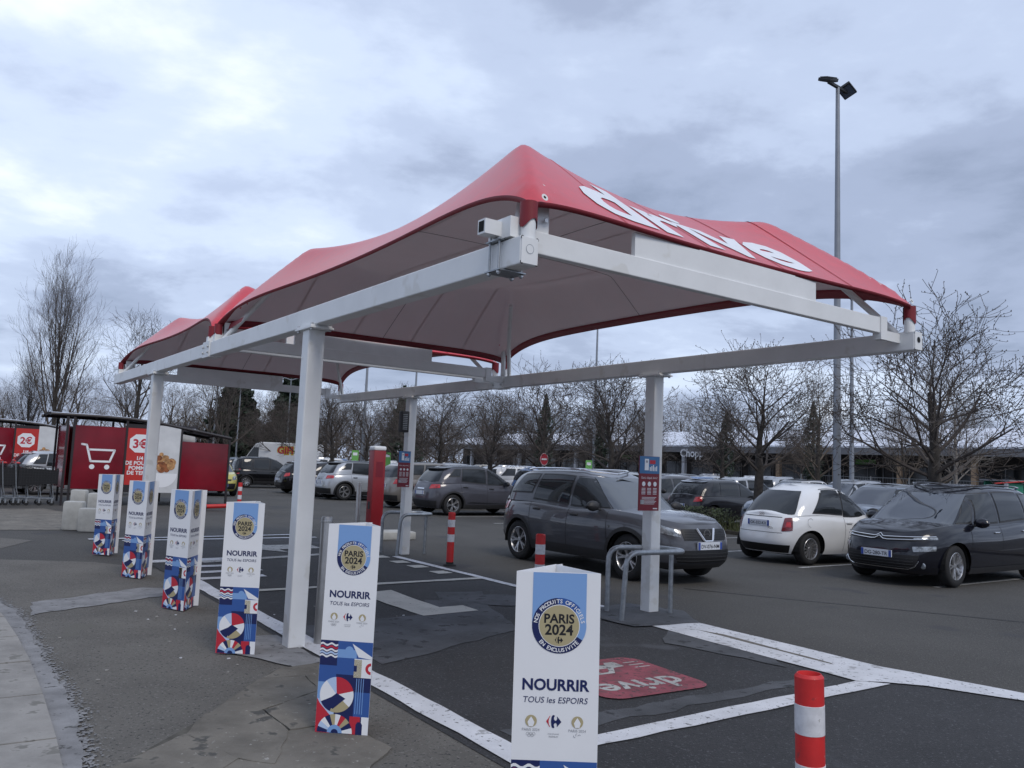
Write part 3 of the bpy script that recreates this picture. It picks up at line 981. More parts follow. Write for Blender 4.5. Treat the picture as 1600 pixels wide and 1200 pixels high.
p = B(9.33, 4.78) - oB
MB().tube([(p.x, p.y, 0), (p.x, p.y, 0.70)], 0.028, 10).build('leg', 'galvanised', hB, smooth=True)

# ---- red totem on its base, with a stainless post
tb = empty('red_totem', (-2.80, 17.55, 0), TH - 0.05, 'tall red square order totem with a pale cap standing on a concrete base', 'totem')
MB().box(-0.55, 0.85, -0.32, 0.32, 0, 0.16, bev=0.02).build('base', 'block_concrete', tb, smooth=True)
MB().box(-0.135, 0.135, -0.135, 0.135, 0.16, 1.86, bev=0.012).build('column', 'totem_red', tb, smooth=True)
MB().box(-0.142, 0.142, -0.142, 0.142, 1.86, 1.95, bev=0.03).build('cap', 'panel_white', tb, smooth=True)
MB().box(-0.142, -0.136, -0.05, 0.05, 0.62, 0.78).build('button_plate', 'black_plastic', tb)
MB().box(-0.08, 0.08, -0.137, -0.1355, 1.30, 1.62).build('screen', 'sign_red', tb)
def steel_post(x, y, h, label, r_=0.052):
    e_ = empty('steel_bollard', (x, y, 0), 0, label, 'bollard', 'plain steel bollards')
    MB().lathe([(0.0, 0), (r_, 0), (r_, h - 0.015), (r_ * 0.9, h), (0, h)], 20).build('tube', 'stainless', e_, smooth=True)
    MB().lathe([(r_ + 0.002, h - 0.05), (r_ + 0.003, h - 0.04), (r_ + 0.002, h - 0.03)], 20).build('cap_ring', 'bolt_steel', e_, smooth=True)
steel_post(-1.62, 7.5, 1.13, 'plain stainless steel bollard close against the foot of the white canopy post')
steel_post(-3.27, 18.2, 1.15, 'plain stainless steel bollard beside the red totem')
steel_post(-4.20, 10.75, 1.13, 'plain stainless steel bollard behind a printed triangular plinth')

# ---- flexible red and white bollards
def flex(x, y, h, label, base=True, lean=(0, 0)):
    e_ = empty('flexible_bollard', (x, y, 0), 0, label, 'bollard', 'red and white flexible bollards')
    e_.rotation_euler = (lean[0], lean[1], 0)
    r_ = 0.058
    if base:
        MB().lathe([(0.0, 0.0), (0.11, 0.0), (0.10, 0.02), (0.062, 0.035), (0.056, 0.08), (0.0, 0.08)], 20).build('foot', 'black_rubber', e_, smooth=True)
    z0 = 0.05
    bands = [z0, h - .475, h - .355, h - .237, h - .12, h]
    body = MB()
    body.lathe([(0, z0), (r_, z0), (r_, h - 0.012), (r_ - 0.01, h), (r_ - 0.013, h), (r_ - 0.016, h - 0.02), (0, h - 0.02)], 24)
    body.build('body', 'bollard_red', e_, smooth=True)
    for a, b_ in ((bands[1], bands[2]), (bands[3], bands[4])):
        MB().lathe([(r_, a), (r_ + 0.0015, a + 0.001), (r_ + 0.0015, b_ - 0.001), (r_, b_)], 24).build('reflective_band', 'bollard_white', e_, smooth=True)
flex(1.29, 3.47, 0.86, 'red and white flexible bollard standing alone on the dark asphalt, near the painted line corner', lean=(0.0, -0.02))
flex(0.42, 9.92, 0.86, 'red and white flexible bollard standing in front of the grey SUV doors')
flex(-0.89, 13.52, 0.86, 'red and white flexible bollard on a black foot beside the row of painted squares')
flex(-7.73, 23.9, 0.84, 'red and white flexible bollard beside the yellow car and trolley shelter')

# ---- concrete blocks near the trolley shelter
def block(x, y, wd, h, rz, label):
    e_ = MB()
    e_.box(-wd / 2, wd / 2, -wd * 0.32, wd * 0.32, 0, h, bev=0.045)
    o = e_.build('concrete_block', 'block_concrete', None, smooth=True)
    o.location = (x, y, 0)
    o.rotation_euler = (0, 0, rz)
    tag(o, label, 'block', 'concrete blocks by the trolley shelter')
block(-8.70, 16.7, 0.38, 0.58, 0.1, 'pale rounded concrete block, the taller of two side by side on the walkway')
block(-8.28, 16.5, 0.38, 0.47, 0.1, 'pale rounded concrete block, the lower of two, touching a printed plinth in view')
block(-11.0, 21.3, 0.38, 0.58, 0.1, 'weathered concrete block close to the shopping trolleys')
block(-10.45, 21.2, 0.46, 0.52, 0.1, 'weathered lower concrete block in front of the trolley shelter panel')

# ================================================================ printed triangular plinths
PH, PWD = 1.24, 0.325
PM = ['panel_white', 'print_sky', 'print_pale', 'print_blue', 'print_navy', 'print_black', 'print_gold', 'print_red', 'print_white', 'print_grey']
def face_print():
    """flat print in face coordinates: x 0..PWD, z 0..PH, drawn on y = 0 facing -y"""
    parts = []
    mb = MB()
    lay = [0.0]
    def P(x, z):
        return (x, -0.0012 - lay[0], z)
    def poly(pts, mi):
        mb.add([P(*p) for p in pts], [tuple(range(len(pts)))], mi)
    def circ(cx, cz, r_, mi, r0=0.0, a0=0, a1=360, n=36):
        mb.disc(P(cx, cz), (1, 0, 0), (0, 0, 1), r_, n, mi, r0, R(a0), R(a1))
    W_ = PWD
    c, cz = 0.52 * W_, PH - 0.200
    poly([(0.2 * W_, cz), (0.835 * W_, cz), (0.835 * W_, PH - 0.002), (0.2 * W_, PH - 0.002)], 1)
    parts.append(('blue_band', mb))
    mb = MB()
    lay[0] = 0.0004
    # ring: navy on the left to light blue on the right
    circ(c, cz, 0.104, 4, 0.0, 95, 330)
    circ(c, cz, 0.104, 1, 0.0, -30, 40)
    circ(c, cz, 0.104, 3, 0.0, 40, 95)
    lay[0] = 0.0008
    circ(c, cz, 0.079, 8)
    lay[0] = 0.0012
    circ(c, cz, 0.0765, 6)
    lay[0] = 0.0016
    put_text(mb, 'PARIS', lambda x, y: P(c + x, cz + 0.010 + y), width=0.116, mi=5, bold=0.028)
    put_text(mb, '2024', lambda x, y: P(c + x, cz - 0.034 + y), width=0.108, mi=5, bold=0.028)
    def arc(s_, r_, a_mid, step, mi, inv=False):
        n = len(s_)
        for i, ch in enumerate(s_):
            if ch == ' ':
                continue
            a = R(a_mid + (step if inv else -step) * (i - (n - 1) / 2))
            ux, uz = (math.sin(a), -math.cos(a)) if not inv else (-math.sin(a), math.cos(a))
            rx, rz = math.cos(a), math.sin(a)
            sg = -1 if inv else 1
            put_text(mb, ch, lambda x, y: P(c + rx * (r_ + sg * y) + ux * x, cz + rz * (r_ + sg * y) + uz * x), size=0.0205, mi=mi, bold=0.02)
    arc('NOS PRODUITS OFFICIELS', 0.0845, 90, 7.6, 8)
    arc('EN EXCLUSIVITÉ', 0.0985, 270, 7.4, 8, True)
    def carre(cx, cz_, k, c1, c2):
        red = [(-1, .03), (-.72, .4), (-.5, .74), (-.45, .70), (-.62, .36), (-.68, .02), (-.63, -.34), (-.46, -.66), (-.52, -.70), (-.74, -.34)]
        nav = [(-.3, .55), (-.2, .76), (-.05, .84), (.1, .78), (.1, .65), (.02, .5), (.02, .3), (.12, .15), (.25, .11), (.38, .2), (.45, .36), (.40, .66), (.48, .6), (1, -.02),
               (.48, -.62), (.40, -.66), (.44, -.4), (.38, -.25), (.25, -.15), (.12, -.2), (.02, -.35), (.02, -.5), (.1, -.65), (.08, -.78), (-.08, -.82), (-.2, -.74), (-.3, -.5), (-.36, 0)]
        poly([(cx + a_ * k, cz_ + b_ * k) for a_, b_ in red], c1)
        poly([(cx + a_ * k, cz_ + b_ * k) for a_, b_ in nav], c2)
    carre(c, cz - 0.054, 0.016, 5, 5)
    parts.append(('roundel_print', mb))
    mb = MB()
    lay[0] = 0.0004
    put_text(mb, 'NOURRIR', lambda x, y: P(0.5 * W_ + x, PH - 0.440 + y), width=0.255, mi=4, bold=0.028)
    put_text(mb, 'TOUS les ESPOIRS', lambda x, y: P(0.5 * W_ + x, PH - 0.487 + y), width=0.245, mi=4, bold=0.0, shear=0.15)
    parts.append(('slogan_lettering', mb))
    mb = MB()
    zl = PH - 0.555
    for cx in (0.22 * W_, 0.76 * W_):
        circ(cx, zl, 0.022, 6)
        lay[0] = 0.0008
        poly([(cx - 0.013, zl - 0.004), (cx - 0.006, zl + 0.008), (cx, zl + 0.016), (cx + 0.006, zl + 0.008), (cx + 0.013, zl - 0.004), (cx + 0.008, zl - 0.02), (cx - 0.008, zl - 0.02)], 8)
        lay[0] = 0.0004
        put_text(mb, 'PARIS 2024', lambda x, y: P(cx + x, zl - 0.036 + y), width=0.066, mi=9)
        parts.append(('emblem', mb))
        mb = MB()
    mb = parts[-2][1]
    for k in range(3):
        circ(0.22 * W_ + (k - 1) * 0.0115, zl - 0.047, 0.0062, 9, 0.005, n=14)
    for k in range(2):
        circ(0.22 * W_ + (k - 0.5) * 0.0115, zl - 0.052, 0.0062, 9, 0.005, n=14)
    mb = parts[-1][1]
    for k in range(3):
        circ(0.76 * W_ + (k - 1) * 0.008, zl - 0.050 + 0.004 * (k == 1), 0.006, 9, 0.0042, 150 - 60 * k, 290 - 60 * k, n=10)
    mb = MB()
    carre(0.485 * W_, zl, 0.029, 7, 4)
    put_text(mb, 'PARTENAIRE', lambda x, y: P(0.485 * W_ + x, zl - 0.048 + y), width=0.042, mi=9)
    put_text(mb, 'PREMIUM', lambda x, y: P(0.485 * W_ + x, zl - 0.058 + y), width=0.034, mi=9)
    parts.append(('emblem', mb))
    mb = MB()
    # lower pattern, 0 .. 0.54
    h = 0.542
    x1, x2, x3 = 0.335 * W_, 0.70 * W_, W_ - 0.001
    lay[0] = 0.0
    def grad(a, b_, c0, c1, seq):
        n = len(seq)
        for i, mi in enumerate(seq):
            poly([(a, c0 + (c1 - c0) * i / n), (b_, c0 + (c1 - c0) * i / n), (b_, c0 + (c1 - c0) * (i + 1) / n), (a, c0 + (c1 - c0) * (i + 1) / n)], mi)
    grad(0.001, x1, 0.001, h, [3, 1, 2, 2, 1, 1, 3, 3, 4, 4, 4])
    grad(x1, x2, 0.001, h, [4, 4, 4, 4, 4, 4, 4, 3, 3, 1, 3])
    grad(x2, x3, 0.001, h, [4, 4, 3, 3, 3, 4, 4, 3, 3, 3, 3])
    lay[0] = 0.0004
    for k, mi in enumerate((8, 7, 8, 2, 8)):
        zz = h - 0.018 - 0.017 * k
        up = [(x1 * q_ / 12, zz + 0.006 * math.sin(q_ / 12 * 12.5)) for q_ in range(13)]
        dn = [(x, z - 0.011) for x, z in up][::-1]
        poly(up + dn, mi)
    circ(x1 + 0.072, h - 0.055, 0.026, 1)
    poly([(x2 - 0.030, h - 0.012), (x2 + 0.012, h - 0.09), (x3, h - 0.10), (x3, h - 0.085)], 8)
    poly([(x2 - 0.012, h - 0.21), (x3, h - 0.21), (x3, h - 0.10), (x2 - 0.012, h - 0.10)], 8)
    poly([(x2 - 0.012, h - 0.21), (x2 + 0.035, h - 0.21), (x2 + 0.035, h - 0.105), (x2 - 0.012, h - 0.105)], 6)
    lay[0] = 0.0008
    poly([(x2 - 0.012, h - 0.175), (x2 + 0.006, h - 0.175), (x2 + 0.006, h - 0.14), (x2 - 0.012, h - 0.14)], 4)
    circ(x3 - 0.004, h - 0.155, 0.034, 7, 0.017, 90, 270, n=18)
    for k in range(4):
        poly([(x2 + 0.008 + 0.014 * k, 0.12), (x2 + 0.012 + 0.014 * k, 0.12), (x2 + 0.012 + 0.014 * k, h - 0.215), (x2 + 0.008 + 0.014 * k, h - 0.215)], 1)
    cx, cz2 = 0.37 * W_, 0.225
    rr = 0.104
    poly([(0.001, 0.001), (0.09, 0.001), (0.09, 0.10), (0.02, 0.17), (0.001, 0.20)], 7)
    lay[0] = 0.0012
    circ(cx, cz2, rr, 7, 0, 15, 95, 12)
    circ(cx, cz2, rr, 8, 0, -40, 15, 10)
    circ(cx, cz2, rr, 6, 0, 250, 320, 10)
    circ(cx, cz2, rr, 4, 0, 205, 250, 8)
    circ(cx, cz2, rr, 8, 0, 130, 205, 12)
    circ(cx, cz2, rr, 2, 0, 95, 130, 6)
    lay[0] = 0.0014
    poly([(cx - 0.075, cz2 - 0.05), (cx, cz2 + 0.01), (cx + 0.055, cz2 - 0.02), (cx - 0.02, cz2 - 0.085)], 4)
    cx, cz2 = 0.37 * W_, 0.004
    seq = [8, 4, 6, 7, 8, 6, 4, 8, 2, 4]
    for i, mi in enumerate(seq):
        circ(cx, cz2, 0.108, mi, 0.046, 18 * i, 18 * i + 18, 4)
    circ(cx, cz2, 0.046, 1, 0.022, 0, 180, 14)
    circ(cx, cz2, 0.022, 4, 0.0, 0, 180, 10)
    lay[0] = 0.0006
    poly([(x2 - 0.02, 0.002), (x2 + 0.045, 0.002), (x2 + 0.045, 0.105), (x2 - 0.02, 0.105)], 7)
    poly([(x2 + 0.052, 0.002), (x3, 0.002), (x3, 0.105), (x2 + 0.052, 0.105)], 8)
    lay[0] = 0.001
    poly([(x2 + 0.02, 0.002), (x2 + 0.06, 0.002), (x2 + 0.06, 0.06), (x2 + 0.05, 0.075), (x2 + 0.03, 0.075), (x2 + 0.02, 0.06)], 4)
    parts.append(('pattern_print', mb))
    return parts
fp_mesh = [(k_, v_.mesh(k_, PM)) for k_, v_ in face_print()]
TRI = [Vector((0, 0, 0)), Vector((PWD, 0, 0)), Vector((PWD / 2, PWD * 0.866, 0))]
def make_plinth():
    root = empty('printed_plinth')
    th = 0.006
    cen = (TRI[0] + TRI[1] + TRI[2]) / 3
    mb = MB()
    for i in range(3):
        a, b_ = TRI[i], TRI[(i + 1) % 3]
        ai, bi = a + (cen - a) * 0.05, b_ + (cen - b_) * 0.05
        vs = [(*p[:2], z) for z in (0.0, PH) for p in (a, b_, bi, ai)]
        mb.add(vs, [(0, 1, 5, 4), (2, 3, 7, 6), (4, 5, 6, 7), (0, 3, 2, 1)])
    mb.build('cardboard_shell', 'panel_white', root)
    for i in range(2):
        a, b_ = TRI[i], TRI[(i + 1) % 3]
        for k_, me_ in fp_mesh:
            o = bpy.data.objects.new(k_, me_)
            col.objects.link(o)
            o.parent = root
            o.location = a
            o.rotation_euler = (0, 0, math.atan2((b_ - a).y, (b_ - a).x))
    fl = MB()
    p0 = TRI[2] + Vector((0.001, -0.004, 0))
    p1 = p0 + Vector((math.cos(R(50)), math.sin(R(50)), 0)) * 0.045
    nn = Vector((-math.sin(R(50)), math.cos(R(50)), 0)) * 0.004
    fl.add([(*q_[:2], z) for z in (0.0, PH - 0.002) for q_ in (p0, p1, p1 + nn, p0 + nn)], [(0, 1, 5, 4), (1, 2, 6, 5), (2, 3, 7, 6), (3, 0, 4, 7), (4, 5, 6, 7)])
    fl.build('glue_flap', 'panel_white', root)
    return root
pl0 = make_plinth()
def plinth(px, py, ang, label, first=[True]):
    """px, py = left front corner of the printed face, ang = heading of that face"""
    o = pl0 if first[0] else copy_tree(pl0)
    first[0] = False
    o.location = (px, py, 0.016)
    o.rotation_euler = (R(random.Random(px).uniform(-.6, .6)), R(random.Random(py).uniform(-.7, .7)), ang)
    tag(o, label, 'plinth', 'printed triangular plinths along the walkway')
    return o
GP = 'white triangular printed plinth '
plinth(0.06, 3.21, R(-1), GP + 'standing closest to the red drive logo on the asphalt')
plinth(-1.10, 5.12, R(-5), GP + 'on the cracked concrete, hiding the foot of a steel bollard')
plinth(-2.36, 6.97, R(0), GP + 'at the foot of the white canopy post')
plinth(-3.60, 8.86, R(-28), GP + 'with two printed faces showing, beside the white zebra bars')
plinth(-4.97, 10.86, R(-22), GP + 'in front of a canopy post and a steel bollard')
plinth(-6.42, 12.98, R(-18), GP + 'standing next to the pale concrete blocks')
# ================================================================ cars
def hermite(tab):
    xs = np.array([p[0] for p in tab], float)
    ys = np.array([p[1] for p in tab], float)
    h = np.diff(xs)
    dl = np.diff(ys) / h
    m = np.zeros(len(xs))
    m[0], m[-1] = dl[0], dl[-1]
    for i in range(1, len(xs) - 1):
        if dl[i - 1] * dl[i] > 0:
            w1, w2 = 2 * h[i] + h[i - 1], h[i] + 2 * h[i - 1]
            m[i] = (w1 + w2) / (w1 / dl[i - 1] + w2 / dl[i])
    def f(x):
        x = min(max(x, xs[0]), xs[-1])
        i = min(len(xs) - 2, int(np.searchsorted(xs, x, 'right') - 1))
        t = (x - xs[i]) / h[i]
        return float(ys[i] * (1 + 2 * t) * (1 - t) ** 2 + h[i] * m[i] * t * (1 - t) ** 2 + ys[i + 1] * t * t * (3 - 2 * t) + h[i] * m[i + 1] * t * t * (t - 1))
    return f

class Car:
    """Body described by a stack of plan outlines: lower shell (r 0..1) up to the hood / belt line, glasshouse (t 0..1) up to the roof."""
    def __init__(s, sp):
        s.sp = sp
        s.tab = {}
        s.zb = sp['zb']
        s.ztop = hermite(sp['belt'])
        s.xf = hermite(sp['xf']); s.xr = hermite(sp['xr']); s.w = hermite(sp['w'])
        s.gxf = hermite(sp['gxf']); s.gxr = hermite(sp['gxr']); s.gw = hermite(sp['gw'])
        s.zroof = hermite(sp['roof'])
        s.nf, s.nr = sp.get('nf', 3.6), sp.get('nr', 4.6)
        s.gn, s.gnr = sp.get('gn', 4.6), sp.get('gnr', 4.8)
    def y_low(s, x, r):
        a, n = (s.xf(r), s.nf) if x > 0 else (-s.xr(r), s.nr)
        q_ = min(1.0, abs(x) / a)
        return s.w(r) * (1 - q_ ** n) ** (1 / n)
    def zl(s, x, r):
        return s.zb + r * (s.ztop(x) - s.zb)
    def r_of(s, x, z):
        return min(1.0, max(0.0, (z - s.zb) / (s.ztop(x) - s.zb)))
    def side(s, x, z, sg):
        return Vector((x, sg * s.y_low(x, s.r_of(x, z)), z))
    def end(s, y, z, front=True):
        # y is the distance from the middle measured round the corner of the bumper
        key = 'f' if front else 'r'
        if key not in s.tab:
            a, n = (s.xf(.5), s.nf) if front else (-s.xr(.5), s.nr)
            ph = np.linspace(0, math.pi / 2, 1500) ** 1.0
            ph = (math.pi / 2) * (np.linspace(0, 1, 1500) ** 2.2)
            X = a * np.cos(ph) ** (2 / n)
            Y = s.w(.5) * np.sin(ph) ** (2 / n)
            s.tab[key] = (np.r_[0, np.cumsum(np.hypot(np.diff(X), np.diff(Y)))], ph)
        S_, P_ = s.tab[key]
        ph = float(np.interp(abs(y), S_, P_))
        x = s.xf(0.5) if front else s.xr(0.5)
        for _ in range(4):
            r = s.r_of(x, z)
            a, n = (s.xf(r), s.nf) if front else (-s.xr(r), s.nr)
            x = (1 if front else -1) * a * max(0.0, math.cos(ph)) ** (2 / n)
            yy = s.w(r) * math.sin(ph) ** (2 / n)
        return Vector((x, math.copysign(yy, y), z))
    def gz(s, x, t):
        zt = s.ztop(x) - 0.03
        return zt + (s.zroof(x) - zt) * math.sin(t * math.pi / 2) ** 1.0 if False else zt + (s.zroof(x) - zt) * t
    def gside(s, x, t, sg):
        xc = s.gcx
        a, n = (s.gxf(t) - xc, s.gn) if x > xc else (xc - s.gxr(t), s.gnr)
        q_ = min(1.0, abs(x - xc) / a)
        return Vector((x, sg * s.gw(t) * (1 - q_ ** n) ** (1 / n), s.gz(x, t)))
    def gend(s, yq, t, front=True):
        xc = s.gcx
        a, n = (s.gxf(t) - xc, s.gn) if front else (xc - s.gxr(t), s.gnr)
        x = xc + (1 if front else -1) * a * (1 - min(0.999, abs(yq)) ** n) ** (1 / n)
        return Vector((x, yq * s.gw(t), s.gz(x, t)))
    @property
    def gcx(s):
        return s.sp.get('gcx', -0.3)

def patch(fn, quad, nu=10, nv=6, off=0.004, rnd=0.0, thick=0.0):
    """quad = four (a, b) corners: lower-start, lower-end, upper-end, upper-start; fn(a, b) -> point on the body"""
    P = []
    q0, q1, q2, q3 = [np.array(q_, float) for q_ in quad]
    def at(u, v):
        if rnd:
            a, b_ = 2 * u - 1, 2 * v - 1
            a, b_ = a * math.sqrt(max(0, 1 - rnd * b_ * b_ / 2)), b_ * math.sqrt(max(0, 1 - rnd * a * a / 2))
            u, v = (a + 1) / 2, (b_ + 1) / 2
        p = q0 * (1 - u) * (1 - v) + q1 * u * (1 - v) + q2 * u * v + q3 * (1 - u) * v
        return p
    for i in range(nu + 1):
        row = []
        for j in range(nv + 1):
            c = at(i / nu, j / nv)
            p = fn(*c)
            da = fn(*(at(min(1, i / nu + 0.02), j / nv))) - fn(*(at(max(0, i / nu - 0.02), j / nv)))
            db = fn(*(at(i / nu, min(1, j / nv + 0.02)))) - fn(*(at(i / nu, max(0, j / nv - 0.02))))
            n_ = da.cross(db)
            n_ = n_.normalized() if n_.length > 1e-12 else Vector((0, 0, 1))
            c0 = Vector((0, 0, 0.75))
            if n_.dot(p - c0) < 0:
                n_ = -n_
            row.append(p + n_ * off)
        P.append(row)
    mb = MB()
    mb.grid(P)
    # orient outward
    f0 = mb.f[len(mb.f) // 2]
    a, b_, c = (Vector(mb.v[i]) for i in f0[:3])
    if (b_ - a).cross(c - a).dot(a - Vector((0, 0, 0.75))) < 0:
        mb.f = [f[::-1] for f in mb.f]
    return mb

def wheel_meshes(r_, style):
    wd = 0.105
    ty = MB()
    ty.lathe([(r_ * 0.66, -wd + 0.01), (r_ * 0.80, -wd), (r_ * 0.95, -wd + 0.012), (r_, -wd + 0.04), (r_, wd - 0.04), (r_ * 0.95, wd - 0.012), (r_ * 0.80, wd), (r_ * 0.66, wd - 0.01)], 36, axis='y')
    tm_ = ty.mesh('tyre', 'tyre', smooth='all')
    rm = MB()
    ri = r_ * 0.67
    rm.lathe([(ri, wd - 0.012), (ri * 0.96, wd - 0.006), (ri * 0.92, wd - 0.02), (ri * 0.88, -wd + 0.02)], 36, axis='y', mi=0)
    rm.lathe([(ri * 0.9, -0.01), (0.0, -0.01)], 36, axis='y', mi=1)
    n = {'five': 5, 'multi': 14, 'seven': 7, 'steel': 9}[style]
    for k in range(n):
        a = 2 * math.pi * k / n
        for sg in ((-1, 1) if style in ('five', 'seven') else (0,)):
            hw = ri * (0.055 if style in ('five', 'seven') else 0.045 if style == 'multi' else 0.11)
            P = []
            for q_, (rad, yy) in enumerate(((0.12, wd - 0.035), (0.5, wd - 0.022), (0.94, wd - 0.014))):
                tw = sg * (0.05 + 0.13 * q_ / 2)
                an = a + tw
                c = Vector((math.cos(an) * rad * ri, yy, math.sin(an) * rad * ri))
                t_ = Vector((-math.sin(an), 0, math.cos(an)))
                P.append([c - t_ * hw * 1.25 + Vector((0, -0.025, 0)), c - t_ * hw, c + t_ * hw, c + t_ * hw * 1.25 + Vector((0, -0.025, 0))])
            rm.grid(P)
    rm.lathe([(ri * 0.2, wd - 0.045), (ri * 0.19, wd - 0.028), (0.0, wd - 0.026)], 18, axis='y')
    rmm = rm.mesh('rim', ['alloy', 'alloy_dark'], smooth=True)
    return tm_, rmm
_wm = {}
def get_wheel(r_, style):
    k = (round(r_, 3), style)
    if k not in _wm:
        _wm[k] = wheel_meshes(r_, style)
    return _wm[k]

def obj_from(name, me, parent):
    o = bpy.data.objects.new(name, me)
    col.objects.link(o)
    o.parent = parent
    return o

def make_car(name, sp, body='paint_grey', roofm=None):
    c = Car(sp)
    root = empty(name)
    L = sp['L']
    rw, axf, axr = sp['rw'], sp['axf'], sp['axr']
    ra = rw + sp.get('arch', 0.05)
    # ---- lower shell
    ph = np.linspace(0, 2 * math.pi, 2400, endpoint=False)
    def outline(p, r):
        cx, sy = math.cos(p), math.sin(p)
        a, n = (c.xf(r), c.nf) if cx > 0 else (-c.xr(r), c.nr)
        return (math.copysign(abs(cx) ** (2 / n), cx) * a, math.copysign(abs(sy) ** (2 / n), sy) * c.w(r))
    ref = np.array([outline(p, 0.5) for p in ph])
    sl = np.r_[0, np.cumsum(np.hypot(*np.diff(np.r_[ref, ref[:1]], axis=0).T))]
    NC = 168
    cols_ = np.interp(np.linspace(0, sl[-1], NC, endpoint=False), sl, np.r_[ph, 2 * math.pi])
    rows = [0, .04, .1, .17, .24, .31, .38, .45, .52, .59, .66, .73, .80, .86, .91, .95, .98, 1.0]
    mb = MB()
    vs = []
    ins = []
    for r in rows:
        for p in cols_:
            x, y = outline(p, r)
            z = c.zl(x, r)
            vs.append(Vector((x, y, z)))
    for v in vs:
        ok = False
        if abs(v.y) > 0.5 * sp['w'][2][1]:
            for ax in (axf, axr):
                if (v.x - ax) ** 2 + (v.z - rw) ** 2 < ra * ra:
                    ok = ax
        ins.append(ok)
    faces = []
    for i in range(len(rows) - 1):
        for k in range(NC):
            f = (i * NC + k, i * NC + (k + 1) % NC, (i + 1) * NC + (k + 1) % NC, (i + 1) * NC + k)
            if all(ins[q_] is not False for q_ in f):
                continue
            faces.append(f)
    for i, v in enumerate(vs):
        if ins[i] is not False:
            dx, dz = v.x - ins[i], v.z - rw
            l = math.hypot(dx, dz) or 1e-6
            nx, nz_ = ins[i] + dx / l * ra, rw + dz / l * ra
            nz_ = max(nz_, c.zb)
            vs[i] = c.side(nx, nz_, 1 if v.y > 0 else -1)
    mb.add(vs, faces)
    # hood / deck
    o0 = (len(rows) - 1) * NC
    top = vs[o0:o0 + NC]
    hood_rows = [top]
    for k_ in (0.985, 0.94, 0.8, 0.55, 0.28, 0.0):
        hood_rows.append([Vector((p.x - (0.012 * (1 - k_) if p.x > 0 else -0.012 * (1 - k_)), p.y * k_, p.z + sp.get('crown', 0.035) * (1 - k_ ** 2) + 0.004 * (k_ < 0.99))) for p in top])
    hb = []
    for rr_ in hood_rows:
        hb += rr_
    hf = []
    for i in range(len(hood_rows) - 1):
        for k in range(NC):
            hf.append((i * NC + k, i * NC + (k + 1) % NC, (i + 1) * NC + (k + 1) % NC, (i + 1) * NC + k))
    mb.add(hb, hf)
    bo = mb.build('body', body, root, smooth='all')
    # ---- glasshouse and roof
    def gout(p, t):
        cx, sy = math.cos(p), math.sin(p)
        a, n = (c.gxf(t) - c.gcx, c.gn) if cx > 0 else (c.gcx - c.gxr(t), c.gnr)
        x = c.gcx + math.copysign(abs(cx) ** (2 / n), cx) * a
        return Vector((x, math.copysign(abs(sy) ** (2 / n), sy) * c.gw(t), c.gz(x, t)))
    tr = [0, .08, .16, .24, .32, .4, .48, .56, .64, .72, .78, .83, .87, .91, .94, .97, 1.0]
    NG = 176
    ref = np.array([gout(p, 0.5)[:2] for p in ph])
    sl = np.r_[0, np.cumsum(np.hypot(*np.diff(np.r_[ref, ref[:1]], axis=0).T))]
    gc = np.interp(np.linspace(0, sl[-1], NG, endpoint=False), sl, np.r_[ph, 2 * math.pi])
    g_ = MB()
    P = [[gout(p, t) for p in gc] for t in tr]
    topr = P[-1]
    for k_ in (0.95, 0.8, 0.55, 0.28, 0.0):
        P.append([Vector((p.x, p.y * k_, p.z + sp.get('rcrown', 0.03) * (1 - k_ ** 2))) for p in topr])
    allv = [p for rr_ in P for p in rr_]
    fl, mi_ = [], []
    for i in range(len(P) - 1):
        for k in range(NG):
            fl.append((i * NG + k, i * NG + (k + 1) % NG, (i + 1) * NG + (k + 1) % NG, (i + 1) * NG + k))
            mi_.append(1 if (roofm and tr[min(i, len(tr) - 1)] >= 0.88) else 0)
    g_.v = [tuple(p) for p in allv]; g_.f = fl; g_.m = mi_
    g_.build('cabin', [body, roofm or body], root, smooth='all')
    # ---- underbody with wheel wells
    u_ = MB()
    wmax = max(p[1] for p in sp['w'])
    u_.box(c.xr(0) + 0.15, c.xf(0) - 0.15, -wmax * 0.62, wmax * 0.62, c.zb - 0.02, c.zb + 0.25)
    for ax in (axf, axr):
        for sg in (-1, 1):
            yo = c.y_low(ax, 0.45) - 0.035
            Q = []
            for k in range(15):
                a = R(-8 + 196 * k / 14)
                Q.append([(ax + math.cos(a) * ra, sg * yy, max(c.zb - .02, rw + math.sin(a) * ra)) for yy in (yo + 0.015, wmax * 0.5)])
            u_.grid(Q)
            u_.add([Q[k][1] for k in range(15)], [tuple(range(15))])
    u_.build('underbody', 'dark_hole', root)
    # ---- wheels
    tm_, rmm = get_wheel(rw, sp.get('wheel', 'five'))
    for ax in (axf, axr):
        for sg in (-1, 1):
            wh = obj_from('wheel', tm_, root)
            wh.location = (ax, sg * (c.y_low(ax, 0.4) - 0.125), rw)
            wh.rotation_euler = (0, 0, 0 if sg > 0 else math.pi)
            obj_from('rim', rmm, wh)
    # ---- glass
    gm = sp.get('glass', 'glass_dark')
    ws = sp.get('ws', (0.84, 0.06, 0.88))
    patch(lambda a, b_: c.gend(a, b_, True), [(-ws[0], ws[1]), (ws[0], ws[1]), (ws[0] * 0.93, ws[2]), (-ws[0] * 0.93, ws[2])], 30, 14, 0.012, 0.05).build('windscreen', sp.get('wsglass', 'glass_mid'), root, smooth='all')
    rwn = sp.get('rw_', (0.82, 0.12, 0.86))
    patch(lambda a, b_: c.gend(a, b_, False), [(-rwn[0], rwn[1]), (rwn[0], rwn[1]), (rwn[0] * 0.9, rwn[2]), (-rwn[0] * 0.9, rwn[2])], 26, 12, 0.011, 0.12).build('rear_window', gm, root, smooth='all')
